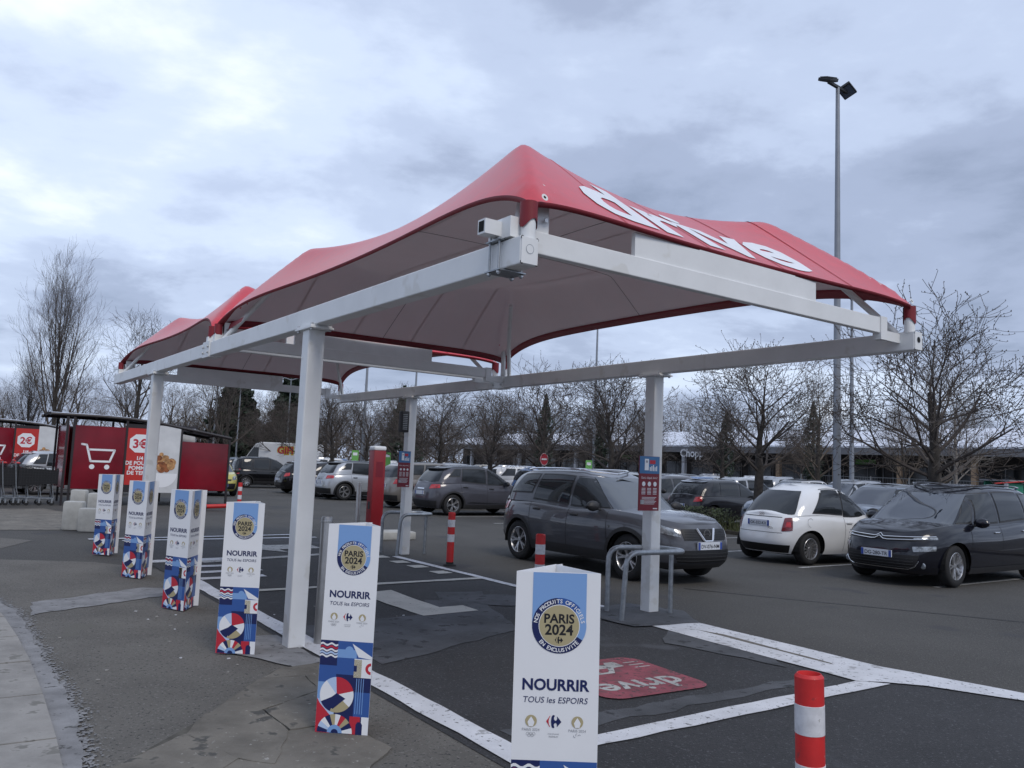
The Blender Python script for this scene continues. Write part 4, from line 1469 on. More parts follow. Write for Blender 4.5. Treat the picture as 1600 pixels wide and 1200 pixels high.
    for sg in (-1, 1):
        for (x0, x1, x2, x3, t0, t1) in sp['windows']:
            fn = lambda a, b_: c.gside(a, b_, sg)
            patch(fn, [(x0 - .02, t0 - .05), (x1 + .02, t0 - .05), (x2 + .02, t1 + .04), (x3 - .02, t1 + .04)], 8, 6, 0.004, 0.05).build('window_surround', 'black_plastic', root, smooth='all')
            patch(fn, [(x0, t0), (x1, t0), (x2, t1), (x3, t1)], 8, 6, 0.008, 0.07).build('side_window', gm, root, smooth='all')
        # door seams
        for (x0, z0, x1, z1) in sp.get('seams', []):
            fn = lambda a, b_: c.side(a, b_, sg)
            patch(fn, [(x0 - .004, z0), (x0 + .004, z0), (x1 + .004, z1), (x1 - .004, z1)], 1, 10, 0.0025).build('door_gap', 'seam', root)
        for (hx, hz) in sp.get('handles', []):
            p = c.side(hx, hz, sg)
            MB().box(hx - 0.085, hx + 0.085, p.y - 0.02 if sg > 0 else p.y - 0.028, p.y + 0.028 if sg > 0 else p.y + 0.02, hz - 0.016, hz + 0.016, bev=0.008).build('door_handle', sp.get('handlem', body), root, smooth=True)
        # sill and arch cladding
        if sp.get('sill'):
            z1 = sp['sill']
            patch(lambda a, b_: c.side(a, b_, sg), [(axr + ra, c.zb), (axf - ra, c.zb), (axf - ra, z1), (axr + ra, z1)], 12, 4, 0.006).build('sill_trim', 'black_plastic', root, smooth='all')
        if sp.get('clad'):
            for ax in (axf, axr):
                Q = []
                for k in range(25):
                    a = R(-14 + 208 * k / 24)
                    row = []
                    for rr_ in (ra - 0.004, ra + 0.02, ra + sp['clad']):
                        xx, zz = ax + math.cos(a) * rr_, max(c.zb, rw + math.sin(a) * rr_)
                        p = c.side(xx, zz, sg)
                        row.append(p + Vector((0, sg * 0.008, 0)))
                    Q.append(row)
                m_ = MB()
                m_.grid(Q, flip=sg < 0)
                m_.build('arch_trim', 'black_plastic', root, smooth='all')
        # mirror
        mx, mz = sp['mirror']
        p = c.side(mx, c.ztop(mx) - 0.05, sg)
        m_ = MB()
        S = []
        for i in range(9):
            th_ = math.pi * i / 8
            S.append([(mx - 0.02 + 0.07 * math.cos(th_), p.y + sg * (0.11 + 0.13 * math.sin(th_) * math.cos(2 * math.pi * k / 12)), mz + 0.085 * math.sin(th_) * math.sin(2 * math.pi * k / 12)) for k in range(13)])
        m_.grid(S, flip=sg > 0)
        mr = m_.build('door_mirror', sp.get('mirrorm', body), root, smooth='all')
        MB().tube([(mx, p.y - sg * 0.06, mz - 0.06), (mx - 0.01, p.y + sg * 0.06, mz - 0.04)], 0.022, 6).build('mirror_stalk', 'black_plastic', mr)
        MB().add([(mx - 0.088, p.y + sg * (0.02), mz - 0.05), (mx - 0.088, p.y + sg * 0.2, mz - 0.05), (mx - 0.088, p.y + sg * 0.2, mz + 0.05), (mx - 0.088, p.y + sg * 0.02, mz + 0.05)], [(0, 1, 2, 3)]).build('mirror_glass', 'glass_mid', mr)
        # lamps
        for (quad, m) in sp.get('front_lamps', []):
            patch(lambda a, b_: c.end(a * sg, b_, True), quad, 10, 5, 0.006, 0.12).build('headlight', m, root, smooth='all')
        for (quad, m) in sp.get('rear_lamps', []):
            patch(lambda a, b_: c.end(a * sg, b_, False), quad, 10, 6, 0.010, 0.18).build('tail_light', m, root, smooth='all')
        if sp.get('rails'):
            xa, xb, t_ = sp['rails']
            pts = [c.gside(xa + (xb - xa) * k / 10, 0.97, sg) + Vector((0, 0, 0.012 + 0.035 * min(1, 4 * (1 - abs(2 * k / 10 - 1))))) for k in range(11)]
            MB().tube(pts, 0.016, 6).build('roof_rail', t_, root, smooth=True)
    # ---- front and rear details
    for (nm, front, quad, m, off) in sp.get('details', []):
        patch(lambda a, b_: c.end(a, b_, front), quad, 14, 4, off, 0.05).build(nm, m, root, smooth='all')
    for (front, z, txt) in sp.get('plates', []):
        p = c.end(0, z, front)
        x = p.x + (0.02 if front else -0.02)
        e_ = MB()
        e_.box(x - 0.012, x + 0.012, -0.26, 0.26, z - 0.055, z + 0.055)
        pl = e_.build('licence_plate', 'plate_white', root)
        sx = 1 if front else -1
        g2 = MB()
        xx = x + sx * 0.0135
        def F(a, b_):
            return (xx + sx * 0.0005, sx * a, z + b_)
        for a0, a1 in ((-0.258, -0.215), (0.215, 0.258)):
            g2.add([F(a0, -0.053), F(a1, -0.053), F(a1, 0.053), F(a0, 0.053)], [(0, 1, 2, 3)], 0)
        if txt:
            put_text(g2, txt, lambda a, b_: F(a, b_ - 0.034), width=0.39, mi=1, bold=0.01)
        g2.build('plate_lettering', ['plate_blue', 'print_black'], pl)
    if sp.get('spoiler'):
        t0, ln = sp['spoiler']
        Q = [[c.gend(-0.85 + 1.7 * k / 12, t0, False) + Vector((dx, 0, dz)) for (dx, dz) in ((0.06, 0.03), (-ln, 0.005), (-ln, -0.02), (0.03, -0.03))] for k in range(13)]
        m_ = MB()
        m_.grid(Q)
        m_.build('roof_spoiler', sp.get('spoilerm', body), root, smooth=True)
    if sp.get('wiper_rear'):
        MB().tube([c.gend(0.0, 0.10, False) + Vector((-0.02, 0, 0)), c.gend(0.45, 0.2, False) + Vector((-0.02, 0, 0))], 0.008, 5).build('wiper', 'black_plastic', root)
    for sy in (-1, 1):
        MB().tube([c.gend(0.1 * sy - 0.15, 0.02, True) + Vector((0.02, 0, 0.01)), c.gend(0.62 * sy - 0.1, 0.06, True) + Vector((0.02, 0, 0.01))], 0.007, 5).build('wiper', 'black_plastic', root)
    return root, c

def basespec(L, Wd, H, rw, axf, axr, zb, belt, roof, g, **k):
    h = L / 2
    sp = dict(L=L, rw=rw, axf=axf, axr=axr, zb=zb, belt=belt, roof=roof,
              xf=[(0, h - .13), (.12, h - .04), (.32, h), (.55, h - .01), (.78, h - .05), (.92, h - .10), (1, h - .17)],
              xr=[(0, -h + .13), (.15, -h + .05), (.35, -h), (.6, -h + .02), (.85, -h + .07), (1, -h + .14)],
              w=[(0, Wd / 2 - .07), (.12, Wd / 2 - .035), (.4, Wd / 2 - .005), (.62, Wd / 2), (.8, Wd / 2 - .02), (.92, Wd / 2 - .055), (1, Wd / 2 - .10)],
              gxf=[(0, g[0]), (.5, g[1]), (.85, g[2]), (1, g[2] - .34)],
              gxr=[(0, g[3]), (.5, g[4]), (.85, g[5]), (1, g[5] + .24)],
              gw=[(0, Wd / 2 - .075), (.4, Wd / 2 - .115), (.82, Wd / 2 - .205), (.93, Wd / 2 - .255), (1, Wd / 2 - .32)])
    sp.update(k)
    return sp
# --- grey seven-seat SUV with a V-shaped chrome grille
S_SUV = basespec(4.54, 1.80, 1.62, 0.345, 1.36, -1.40, 0.24,
    belt=[(-2.27, .98), (-2.0, 1.06), (-1.2, 1.07), (0.2, 1.02), (0.85, 1.03), (1.3, 1.01), (1.8, .95), (2.1, .88), (2.27, .80)],
    roof=[(-2.3, 1.45), (-1.9, 1.54), (-1.2, 1.60), (-0.4, 1.615), (0.2, 1.59), (0.6, 1.53), (1.1, 1.40)],
    g=(1.12, 0.70, 0.34, -2.14, -2.05, -1.90), gcx=-0.4,
    windows=[(0.02, 0.86, 0.36, 0.04, .10, .84), (-1.02, -0.06, -0.05, -0.90, .12, .84), (-1.78, -1.10, -0.98, -1.45, .30, .84)],
    seams=[(0.98, .42, 0.92, 1.0), (-0.02, .36, -0.02, 1.02), (-1.02, .62, -1.08, 1.05)],
    handles=[(0.16, .90), (-0.86, .93)], sill=0.40, clad=0.055, mirror=(0.72, 1.07), rails=(0.25, -1.75, 'chrome'),
    front_lamps=[([(.50, .70), (1.0, .78), (.98, .90), (.56, .81)], 'lamp_clear')],
    rear_lamps=[([(.62, .84), (1.02, .88), (.98, 1.03), (.70, 1.03)], 'lamp_red')],
    details=[('grille', True, [(-.46, .66), (.46, .66), (.50, .82), (-.50, .82)], 'grille_black', .008),
             ('lower_grille', True, [(-.58, .34), (.58, .34), (.66, .52), (-.66, .52)], 'grille_black', .008),
             ('bumper_lip', True, [(-.80, .245), (.80, .245), (.84, .33), (-.84, .33)], 'black_plastic', .006),
             ('rear_bumper_trim', False, [(-.8, .26), (.8, .26), (.84, .46), (-.84, .46)], 'black_plastic', .006)],
    plates=[(True, .585, 'DV-076-NM'), (False, .78, 'DV-076-NM')], wheel='five', wsglass='glass_mid', mirrorm='black_plastic', handlem='black_plastic')
suv, cS = make_car('grey_suv', S_SUV, 'paint_grey')
v_ = MB()      # chrome V and badge ring
for sg in (-1, 1):
    a, b_ = cS.end(sg * .20, .83, True), cS.end(sg * .09, .655, True)
    v_.tube([a + Vector((.02, 0, 0)), b_ + Vector((.02, 0, 0))], 0.020, 6)
v_.tube([cS.end(.09, .655, True) + Vector((.02, 0, 0)), cS.end(-.09, .655, True) + Vector((.02, 0, 0))], 0.014, 6)
v_.build('grille_trim', 'chrome', suv, smooth=True)
v_ = MB()
xx = cS.end(0, .755, True).x + 0.022
v_.disc((xx, 0, .755), (0, 1, 0), (0, 0, 1), .075, 24, 0, .056)
v_.box(xx - .004, xx + .006, -.085, .085, .742, .768)
v_.build('badge', 'chrome', suv)
b2 = MB()
put_text(b2, 'NISSAN', lambda a, b_: (xx + .0075, a, .747 + b_), width=.12, bold=0.01)
b2.build('badge_lettering', 'print_black', suv)
for k in range(4):
    z = .68 + .035 * k
    MB().tube([cS.end(-.44 + .88 * q_ / 10, z, True) + Vector((.011, 0, 0)) for q_ in range(11)], .004, 4).build('grille_bar', 'alloy_dark', suv)
for k in range(3):
    z = .37 + .05 * k
    MB().tube([cS.end(-.6 + 1.2 * q_ / 10, z, True) + Vector((.011, 0, 0)) for q_ in range(11)], .007, 4).build('grille_bar', 'alloy_dark', suv)
MB().lathe([(0, 0), (.02, 0), (.016, .008), (0, .01)], 10, axis='y', o=(1.0, -cS.side(1.0, .78, 1).y - .012, .78)).build('side_repeater', 'lamp_clear', suv)
p = cS.gend(-.72, .16, True)
MB().add([tuple(cS.gend(a, b_, True) + Vector((.012, 0, .004))) for a, b_ in ((-.80, .10), (-.66, .10), (-.66, .22), (-.80, .22))], [(0, 1, 2, 3)]).build('windscreen_sticker', 'print_pale', suv)

# --- white rounded city car
S_FIAT = basespec(3.63, 1.68, 1.53, 0.305, 1.14, -1.18, 0.20,
    belt=[(-1.815, .86), (-1.6, .93), (-1.0, .97), (0.0, .93), (0.6, .95), (1.0, .92), (1.45, .84), (1.7, .74), (1.815, .64)],
    roof=[(-1.85, 1.10), (-1.5, 1.32), (-1.0, 1.465), (-0.4, 1.52), (0.1, 1.495), (0.5, 1.39), (1.0, 1.16)],
    g=(1.04, 0.62, 0.18, -1.66, -1.40, -1.08), gcx=-0.3, gn=3.8, gnr=3.6, nf=3.0, nr=3.6, crown=.06,
    windows=[(-0.21, 0.80, 0.30, -0.15, .06, .86), (-1.10, -0.25, -0.19, -0.66, .10, .85)],
    seams=[(0.82, .30, 0.78, .92), (-0.28, .26, -0.22, .93)],
    handles=[(-0.10, .80)], mirror=(0.62, 1.02), wheel='multi',
    front_lamps=[([(.46, .66), (.72, .66), (.70, .86), (.50, .84)], 'lamp_clear')],
    rear_lamps=[([(.50, .62), (.715, .64), (.70, .885), (.545, .87)], 'lamp_dark_red')],
    details=[('bumper_insert', False, [(-.62, .22), (.62, .22), (.68, .37), (-.68, .37)], 'grille_black', .008),
             ('tailgate_gap', False, [(-.50, .875), (.50, .875), (.50, .887), (-.50, .887)], 'seam', .004),
             ('bumper_gap', False, [(-.52, .585), (.52, .585), (.52, .593), (-.52, .593)], 'seam', .003),
             ('front_trim', True, [(-.5, .3), (.5, .3), (.5, .42), (-.5, .42)], 'black_plastic', .006)],
    plates=[(False, .76, 'GK-552-KX'), (True, .36, 'GK-552-KX')], rw_=(.80, .05, .86), wiper_rear=True, mirrorm='black_plastic', handlem='paint_white')
S_FIAT['gw'] = [(0, .765), (.4, .715), (.8, .60), (.92, .50), (1, .38)]
fiat, cF = make_car('white_city_car', S_FIAT, 'paint_white')
b2 = MB()
xx = cF.end(-.30, .66, False).x - .008
put_text(b2, '500e', lambda a, b_: (xx, -.28 - a, .655 + b_), width=.13, shear=.2)
put_text(b2, '500', lambda a, b_: (cF.end(0, .9, False).x - .006, -a, .90 + b_), width=.12, bold=.01)
b2.build('badge_lettering', 'chrome', fiat)
for sg in (-1, 1):
    patch(lambda a, b_: cF.end(sg * a, b_, False), [(.565, .70), (.68, .70), (.66, .80), (.59, .80)], 6, 4, .014, .1).build('lamp_inset', 'lamp_red', fiat, smooth='all')
fl_ = MB()
fl_.disc(cF.side(-1.20, .80, -1) + Vector((0, -.005, 0)), (1, 0, 0), (0, .12, 1), .085, 24, 0, .080)
fl_.build('fuel_flap', 'seam', fiat)

# --- dark navy seven-seat people carrier
S_MPV = basespec(4.60, 1.83, 1.62, 0.335, 1.40, -1.44, 0.20,
    belt=[(-2.30, .98), (-2.0, 1.05), (-1.0, 1.06), (0.2, 1.00), (1.0, 1.00), (1.4, .98), (1.9, .90), (2.15, .82), (2.30, .74)],
    roof=[(-2.3, 1.46), (-1.9, 1.55), (-1.0, 1.62), (-0.3, 1.63), (0.3, 1.59), (0.9, 1.46), (1.4, 1.26)],
    g=(1.58, 1.08, 0.55, -2.18, -2.08, -1.92), gcx=-0.2, gn=4.4,
    windows=[(0.86, 1.20, 0.72, 0.66, .12, .70), (-0.02, 0.74, 0.52, 0.02, .10, .84), (-1.04, -0.12, -0.08, -0.98, .10, .84), (-1.86, -1.14, -1.08, -1.70, .14, .82)],
    seams=[(1.02, .36, 0.96, .98), (-0.06, .32, -0.06, 1.0), (-1.08, .60, -1.10, 1.03)],
    handles=[(0.12, .86), (-0.90, .88)], handlem='chrome', sill=0.30, mirror=(0.82, 1.03), rails=(0.5, -1.95, 'paint_dark_grey'), wheel='five',
    front_lamps=[([(.56, .555), (.94, .58), (.94, .655), (.54, .635)], 'lamp_clear'), ([(.56, .735), (.98, .755), (.96, .795), (.56, .768)], 'lamp_clear')],
    rear_lamps=[([(.62, .84), (.88, .86), (.87, 1.02), (.66, 1.02)], 'lamp_red')],
    details=[('lower_grille', True, [(-.58, .285), (.58, .285), (.66, .50), (-.66, .50)], 'grille_black', .008),
             ('upper_grille', True, [(-.60, .715), (.60, .715), (.60, .76), (-.60, .76)], 'grille_black', .006)],
    plates=[(True, .50, 'DG-280-TR'), (False, .80, '')], ws=(.86, .04, .86), wsglass='glass_mid', mirrorm='paint_navy')
mpv, cM = make_car('dark_people_carrier', S_MPV, 'paint_navy')
def line_on(c_, pts, r_, m, nm, par):
    P = []
    for (a, b_), (a2, b2_) in zip(pts, pts[1:]):
        n = max(1, int(math.hypot(a2 - a, b2_ - b_) / .05))
        P += [c_.end(a + (a2 - a) * q_ / n, b_ + (b2_ - b_) * q_ / n, True) + Vector((.013, 0, 0)) for q_ in range(n)]
    P.append(c_.end(*pts[-1], True) + Vector((.013, 0, 0)))
    MB().tube(P, r_, 6).build(nm, m, par, smooth=True)
line_on(cM, [(-.95, .80), (-.10, .765), (-.06, .768), (0, .81), (.06, .768), (.10, .765), (.95, .80)], .010, 'chrome', 'chevron_trim', mpv)
line_on(cM, [(-.80, .755), (-.14, .718), (-.07, .725), (0, .77), (.07, .725), (.14, .718), (.80, .755)], .010, 'chrome', 'chevron_trim', mpv)
line_on(cM, [(-.66, .41), (-.60, .32), (-.5, .28), (.5, .28), (.60, .32), (.66, .41)], .007, 'chrome', 'lower_trim', mpv)
for sg in (-1, 1):
    q_ = cM.end(sg * .72, .34, True)
    MB().lathe([(0, .012), (.035, .012), (.045, .004), (.05, 0)], 14, axis='x', o=(q_.x, q_.y, q_.z)).build('fog_lamp', 'lamp_clear', mpv, smooth=True)
for k in range(4):
    z = .31 + .045 * k
    MB().tube([cM.end(-.58 + 1.16 * q_ / 10, z, True) + Vector((.011, 0, 0)) for q_ in range(11)], .006, 4).build('grille_bar', 'alloy_dark', mpv)

# --- crossover with two-tone roof
S_CROSS = basespec(4.12, 1.78, 1.56, 0.335, 1.28, -1.30, 0.22,
    belt=[(-2.06, .96), (-1.8, 1.03), (-1.1, 1.05), (0.2, .98), (0.9, .98), (1.3, .95), (1.75, .88), (2.06, .76)],
    roof=[(-2.1, 1.38), (-1.7, 1.48), (-1.0, 1.55), (-0.3, 1.565), (0.3, 1.53), (0.8, 1.41), (1.2, 1.25)],
    g=(1.25, 0.80, 0.36, -1.92, -1.74, -1.52), gcx=-0.3,
    windows=[(0.0, 0.88, 0.40, 0.04, .10, .84), (-1.0, -0.08, -0.06, -0.92, .12, .84), (-1.45, -1.06, -0.98, -1.18, .42, .82)],
    seams=[(0.92, .38, 0.86, .96), (-0.04, .34, -0.04, .98), (-1.0, .62, -1.06, 1.02)],
    handles=[(0.12, .86), (-0.88, .90)], handlem='black_plastic', sill=0.36, clad=0.05, mirror=(0.70, 1.03), wheel='five', mirrorm='black_plastic',
    front_lamps=[([(.48, .66), (.83, .72), (.82, .84), (.52, .76)], 'lamp_clear')],
    rear_lamps=[([(.48, .82), (.86, .86), (.84, .97), (.52, .96)], 'lamp_red')],
    details=[('rear_bumper_trim', False, [(-.74, .24), (.74, .24), (.80, .46), (-.80, .46)], 'black_plastic', .006),
             ('tailgate_strip', False, [(-.22, .80), (.22, .80), (.22, .835), (-.22, .835)], 'chrome', .012),
             ('grille', True, [(-.46, .64), (.46, .64), (.46, .74), (-.46, .74)], 'grille_black', .008),
             ('lower_grille', True, [(-.6, .3), (.6, .3), (.66, .48), (-.66, .48)], 'grille_black', .008)],
    plates=[(False, .69, 'EB-418-QW'), (True, .54, '')], spoiler=(.90, .16), spoilerm='black_plastic', wiper_rear=True)
S_CROSS['plates'] = [(False, .69, ''), (True, .54, '')]
cross, cC = make_car('grey_crossover', S_CROSS, 'paint_mid_grey', 'paint_black')
for sg in (-1, 1):
    patch(lambda a, b_: cC.side(a, b_, sg), [(-.82, .40), (.80, .385), (.80, .40), (-.72, .435)], 10, 2, .009).build('side_strip', 'chrome', cross, smooth='all')

# --- plain hatchback
S_HATCH = basespec(4.05, 1.75, 1.47, 0.315, 1.26, -1.28, 0.20,
    belt=[(-2.03, .90), (-1.75, .97), (-1.0, .97), (0.2, .92), (0.9, .93), (1.3, .90), (1.75, .82), (2.03, .70)],
    roof=[(-2.0, 1.30), (-1.6, 1.39), (-1.0, 1.455), (-0.3, 1.47), (0.3, 1.44), (0.8, 1.33), (1.3, 1.15)],
    g=(1.30, 0.84, 0.38, -1.86, -1.70, -1.50), gcx=-0.3,
    windows=[(0.0, 0.90, 0.42, 0.04, .10, .84), (-0.96, -0.08, -0.06, -0.88, .10, .84), (-1.36, -1.02, -0.94, -1.16, .24, .80)],
    seams=[(0.94, .32, 0.88, .90), (-0.04, .28, -0.04, .92), (-0.98, .58, -1.02, .95)],
    handles=[(0.12, .80), (-0.86, .82)], mirror=(0.74, .97), wheel='seven', mirrorm='black_plastic',
    front_lamps=[([(.46, .62), (.82, .68), (.80, .80), (.52, .72)], 'lamp_clear')],
    rear_lamps=[([(.54, .74), (.84, .78), (.82, .92), (.60, .90)], 'lamp_red')],
    details=[('rear_bumper_trim', False, [(-.62, .21), (.62, .21), (.68, .34), (-.68, .34)], 'black_plastic', .006),
             ('grille', True, [(-.44, .58), (.44, .58), (.46, .66), (-.46, .66)], 'grille_black', .008),
             ('lower_grille', True, [(-.6, .26), (.6, .26), (.66, .44), (-.66, .44)], 'grille_black', .008)],
    plates=[(False, .62, ''), (True, .48, '')], spoiler=(.90, .09), wiper_rear=True)
hatch, cH = make_car('hatchback', S_HATCH, 'paint_black')
# --- boxy small car
S_BOX = basespec(3.54, 1.60, 1.54, 0.285, 1.12, -1.16, 0.20,
    belt=[(-1.77, .93), (-1.5, .97), (-0.8, .95), (0.3, .92), (0.9, .93), (1.3, .88), (1.6, .80), (1.77, .70)],
    roof=[(-1.8, 1.46), (-1.5, 1.50), (-0.9, 1.53), (-0.2, 1.53), (0.3, 1.49), (0.8, 1.36), (1.2, 1.2)],
    g=(1.22, 0.82, 0.42, -1.68, -1.62, -1.54), gcx=-0.2,
    windows=[(0.02, 0.86, 0.44, 0.06, .08, .84), (-0.84, -0.06, -0.04, -0.80, .08, .84), (-1.40, -0.96, -0.92, -1.36, .18, .80)],
    seams=[(0.90, .32, 0.86, .90), (-0.02, .28, -0.02, .92), (-0.90, .56, -0.92, .93)],
    handles=[(0.12, .80), (-0.78, .82)], mirror=(0.72, .98), wheel='steel', mirrorm='black_plastic', clad=.03, sill=.34,
    front_lamps=[([(.44, .62), (.74, .66), (.72, .80), (.50, .76)], 'lamp_clear')],
    rear_lamps=[([(.64, .66), (.77, .68), (.77, .92), (.66, .92)], 'lamp_red')],
    details=[('rear_bumper_trim', False, [(-.7, .22), (.7, .22), (.72, .50), (-.72, .50)], 'black_plastic', .006),
             ('grille', True, [(-.40, .60), (.40, .60), (.42, .66), (-.42, .66)], 'grille_black', .008),
             ('lower_grille', True, [(-.6, .28), (.6, .28), (.64, .50), (-.64, .50)], 'grille_black', .008)],
    plates=[(False, .66, ''), (True, .42, '')], wiper_rear=True)
boxc, cB = make_car('small_car', S_BOX, 'paint_black')

BODY = {'paint_grey', 'paint_white', 'paint_navy', 'paint_mid_grey', 'paint_black'}
def repaint(o, new, olds):
    for q_ in [o] + list(o.children):
        if q_.type == 'MESH':
            for sl_ in q_.material_slots:
                if sl_.material and sl_.material.name == olds:
                    sl_.link = 'OBJECT'
                    sl_.material = MATS[new]
def car_at(proto, x, y, heading, label, cat='car', paintm=None, olds=None, name=None, first=False, group=None, drop=()):
    o = proto if first else copy_tree(proto)
    if name:
        o.name = name
    o.location = (x, y, 0.006)
    o.rotation_euler = (0, 0, heading)
    for k_ in ('group',):
        if k_ in o:
            del o[k_]
    tag(o, label, cat, group)
    if paintm:
        repaint(o, paintm, olds)
    if drop:
        for ch in list(o.children):
            if ch.name.split('.')[0] in drop:
                for g3 in list(ch.children):
                    bpy.data.objects.remove(g3)
                bpy.data.objects.remove(ch)
    return o
AE = TH                       # heading +e
AD = TH + math.pi / 2         # heading +d
# ---- where the cars stand
# grey SUV in the lane, parallel to the bay, nose towards the camera side
hq = TH - math.pi / 2
ctr = (Vector((0.27, 14.95, 0)) + Vector((1.91, 12.58, 0))) / 2
hv_, lv_ = Vector((math.cos(hq), math.sin(hq), 0)), Vector((-math.sin(hq), math.cos(hq), 0))
ctr = ctr + lv_ * 0.78
car_at(suv, ctr.x, ctr.y, hq, 'dark grey tall SUV with silver roof rails and a chrome V in its grille', first=True)
# white city car, tail towards the lane
ha = TH - R(3)
ev = Vector((math.cos(ha), math.sin(ha), 0))
rl = Vector((5.42, 16.45, 0)) + ev * 1.18
car_at(fiat, rl.x, rl.y, ha, 'small rounded white car parked tail-out beside the dark people carrier', first=True)
# people carrier, nose towards the lane
hm = TH + math.pi
fw = Vector((7.25, 13.40, 0)) + Vector((math.sin(TH), -math.cos(TH), 0)) * -0.80
mc = fw + EV * 1.40
car_at(mpv, mc.x, mc.y, hm, 'dark navy people carrier with a double chrome chevron line across its nose', first=True)
def row(k, e_):
    p = RW(k, e_)
    return p.x, p.y
drop_far = ('door_gap', 'door_handle', 'wiper', 'mirror_stalk', 'grille_bar', 'arch_trim', 'window_surround')
x, y = -1.12, 27.5
car_at(cross, x, y, AE, 'grey crossover with a black roof and red tail lights parked behind the striped bollard', first=True)
x, y = -2.6, 30.4
car_at(suv, x, y, AE, 'taupe tall car partly hidden by the canopy post carrying the speaker box', paintm='paint_taupe', olds='paint_grey', name='taupe_car',
       drop=('grille_trim', 'badge', 'badge_lettering', 'windscreen_sticker', 'side_repeater', 'roof_rail'))
x, y = -5.9, 34.3
car_at(cross, x, y, AE, 'silver crossover seen from its tail just left of the red totem', paintm='paint_silver', olds='paint_mid_grey', name='silver_crossover')
x, y = -7.3, 36.2
car_at(hatch, x, y, AE, 'dark grey hatchback half hidden by the thick white canopy post', paintm='paint_dark_grey', olds='paint_black')
x, y = -8.7, 38.2
car_at(hatch, x, y, AE, 'black hatchback with large red tail lights beside the boxy black car', first=True)
x, y = -12.5, 42.6
car_at(boxc, x, y, AE - R(4), 'boxy black small car with tall upright red tail lights', first=True)
x, y = -14.4, 45.6
car_at(hatch, x, y, AE, 'dark blue-grey estate beyond the boxy black car', paintm='paint_steel', olds='paint_black')
car_at(boxc, -12.0, 33.4, R(-58), 'pale yellow small car behind the trolley shelter panel', paintm='paint_yellow', olds='paint_black', name='yellow_car')
# cars hidden or half seen on the near row and the row facing it
x, y = row(-2.9, 2.9)
car_at(hatch, x, y, AE + math.pi, 'white hatchback whose windscreen shows above the grey SUV tail', paintm='paint_white', olds='paint_black')
near2 = [(-4.7, 8.2, hatch, 0, 'paint_dark_grey', 'dark grey hatchback with red tail lights behind the planted strip'),
         (-1.9, 8.1, boxc, 1, 'paint_grey', 'grey boxy car facing out behind the instruction board post'),
         (-7.6, 8.2, hatch, 1, 'paint_steel', 'grey hatchback nose peeking out beside the white car tail light'),
         (-10.4, 8.3, cross, 1, 'paint_steel', 'steel blue crossover between the white car and the lamp post'),
         (-13.2, 8.3, hatch, 0, 'paint_blue', 'bright blue hatchback behind the tall lamp post')]
def put(k, e_, proto, flip, pm, label, group=None, drop=drop_far):
    old = {hatch: 'paint_black', boxc: 'paint_black', cross: 'paint_mid_grey', suv: 'paint_grey', mpv: 'paint_navy', fiat: 'paint_white'}[proto]
    x_, y_ = row(k, e_)
    dd = drop + (('grille_trim', 'badge', 'badge_lettering', 'windscreen_sticker', 'side_repeater', 'lamp_inset', 'fuel_flap') if proto in (suv, fiat) else ())
    return car_at(proto, x_, y_, AE + (math.pi if flip else 0) + R(rg.uniform(-2, 2)), label, paintm=pm, olds=old, name='parked_car', group=group, drop=dd)
for a in near2:
    put(*a)
# farther rows: told apart only by where they stand
FARC = {'paint_white': 'white', 'paint_silver': 'silver', 'paint_black': 'black', 'paint_dark_grey': 'dark grey', 'paint_mid_grey': 'mid grey', 'paint_steel': 'steel grey',
        'paint_taupe': 'taupe', 'paint_red': 'red', 'paint_blue': 'blue', 'paint_beige': 'beige'}
KIND = {hatch: 'hatchback', boxc: 'small boxy car', cross: 'crossover', suv: 'tall SUV', mpv: 'people carrier'}
rc = random.Random(11)
pal = ['paint_white', 'paint_silver', 'paint_white', 'paint_dark_grey', 'paint_silver', 'paint_black', 'paint_mid_grey', 'paint_white', 'paint_steel', 'paint_taupe', 'paint_silver', 'paint_beige', 'paint_red', 'paint_blue']
FAR_DROP = drop_far + ('licence_plate', 'sill_trim', 'lower_grille', 'rear_bumper_trim', 'underbody', 'door_mirror', 'tailgate_strip', 'bumper_lip', 'side_strip')
slots = []
for k in range(0, 14):
    slots.append((1.5 + 2.55 * k, 8.3, 'second row behind the first tree line'))
for k in range(-2, 15):
    slots.append((2.6 * k - 0.7, 17.9, 'third row beyond the second lane'))
for k in range(0, 16):
    slots.append((2.6 * k + 4.5, 24.3, 'fourth row beyond the second tree line'))
for k in range(2, 18):
    slots.append((2.6 * k + 8, 34.0, 'distant row in front of the low building'))
for (k, e_, where) in slots:
    if rc.random() < 0.14:
        continue
    pr_ = rc.choice([hatch, hatch, cross, boxc, suv, mpv])
    pm = rc.choice(pal)
    lab = f'{FARC[pm]} {KIND[pr_]} parked in the {where}'
    put(k, e_, pr_, rc.random() < 0.5, pm, lab, lab, FAR_DROP)
# silver car behind the trolleys
car_at(hatch, -15.6, 29.4, AE + R(8), 'silver car with a sloping windscreen seen above the trolley handles', paintm='paint_silver', olds='paint_black', name='silver_car')
car_at(hatch, -19.5, 33.2, AE + R(8), 'pale silver car at the rear trolley shelter', paintm='paint_silver', olds='paint_black', name='silver_car', drop=FAR_DROP)
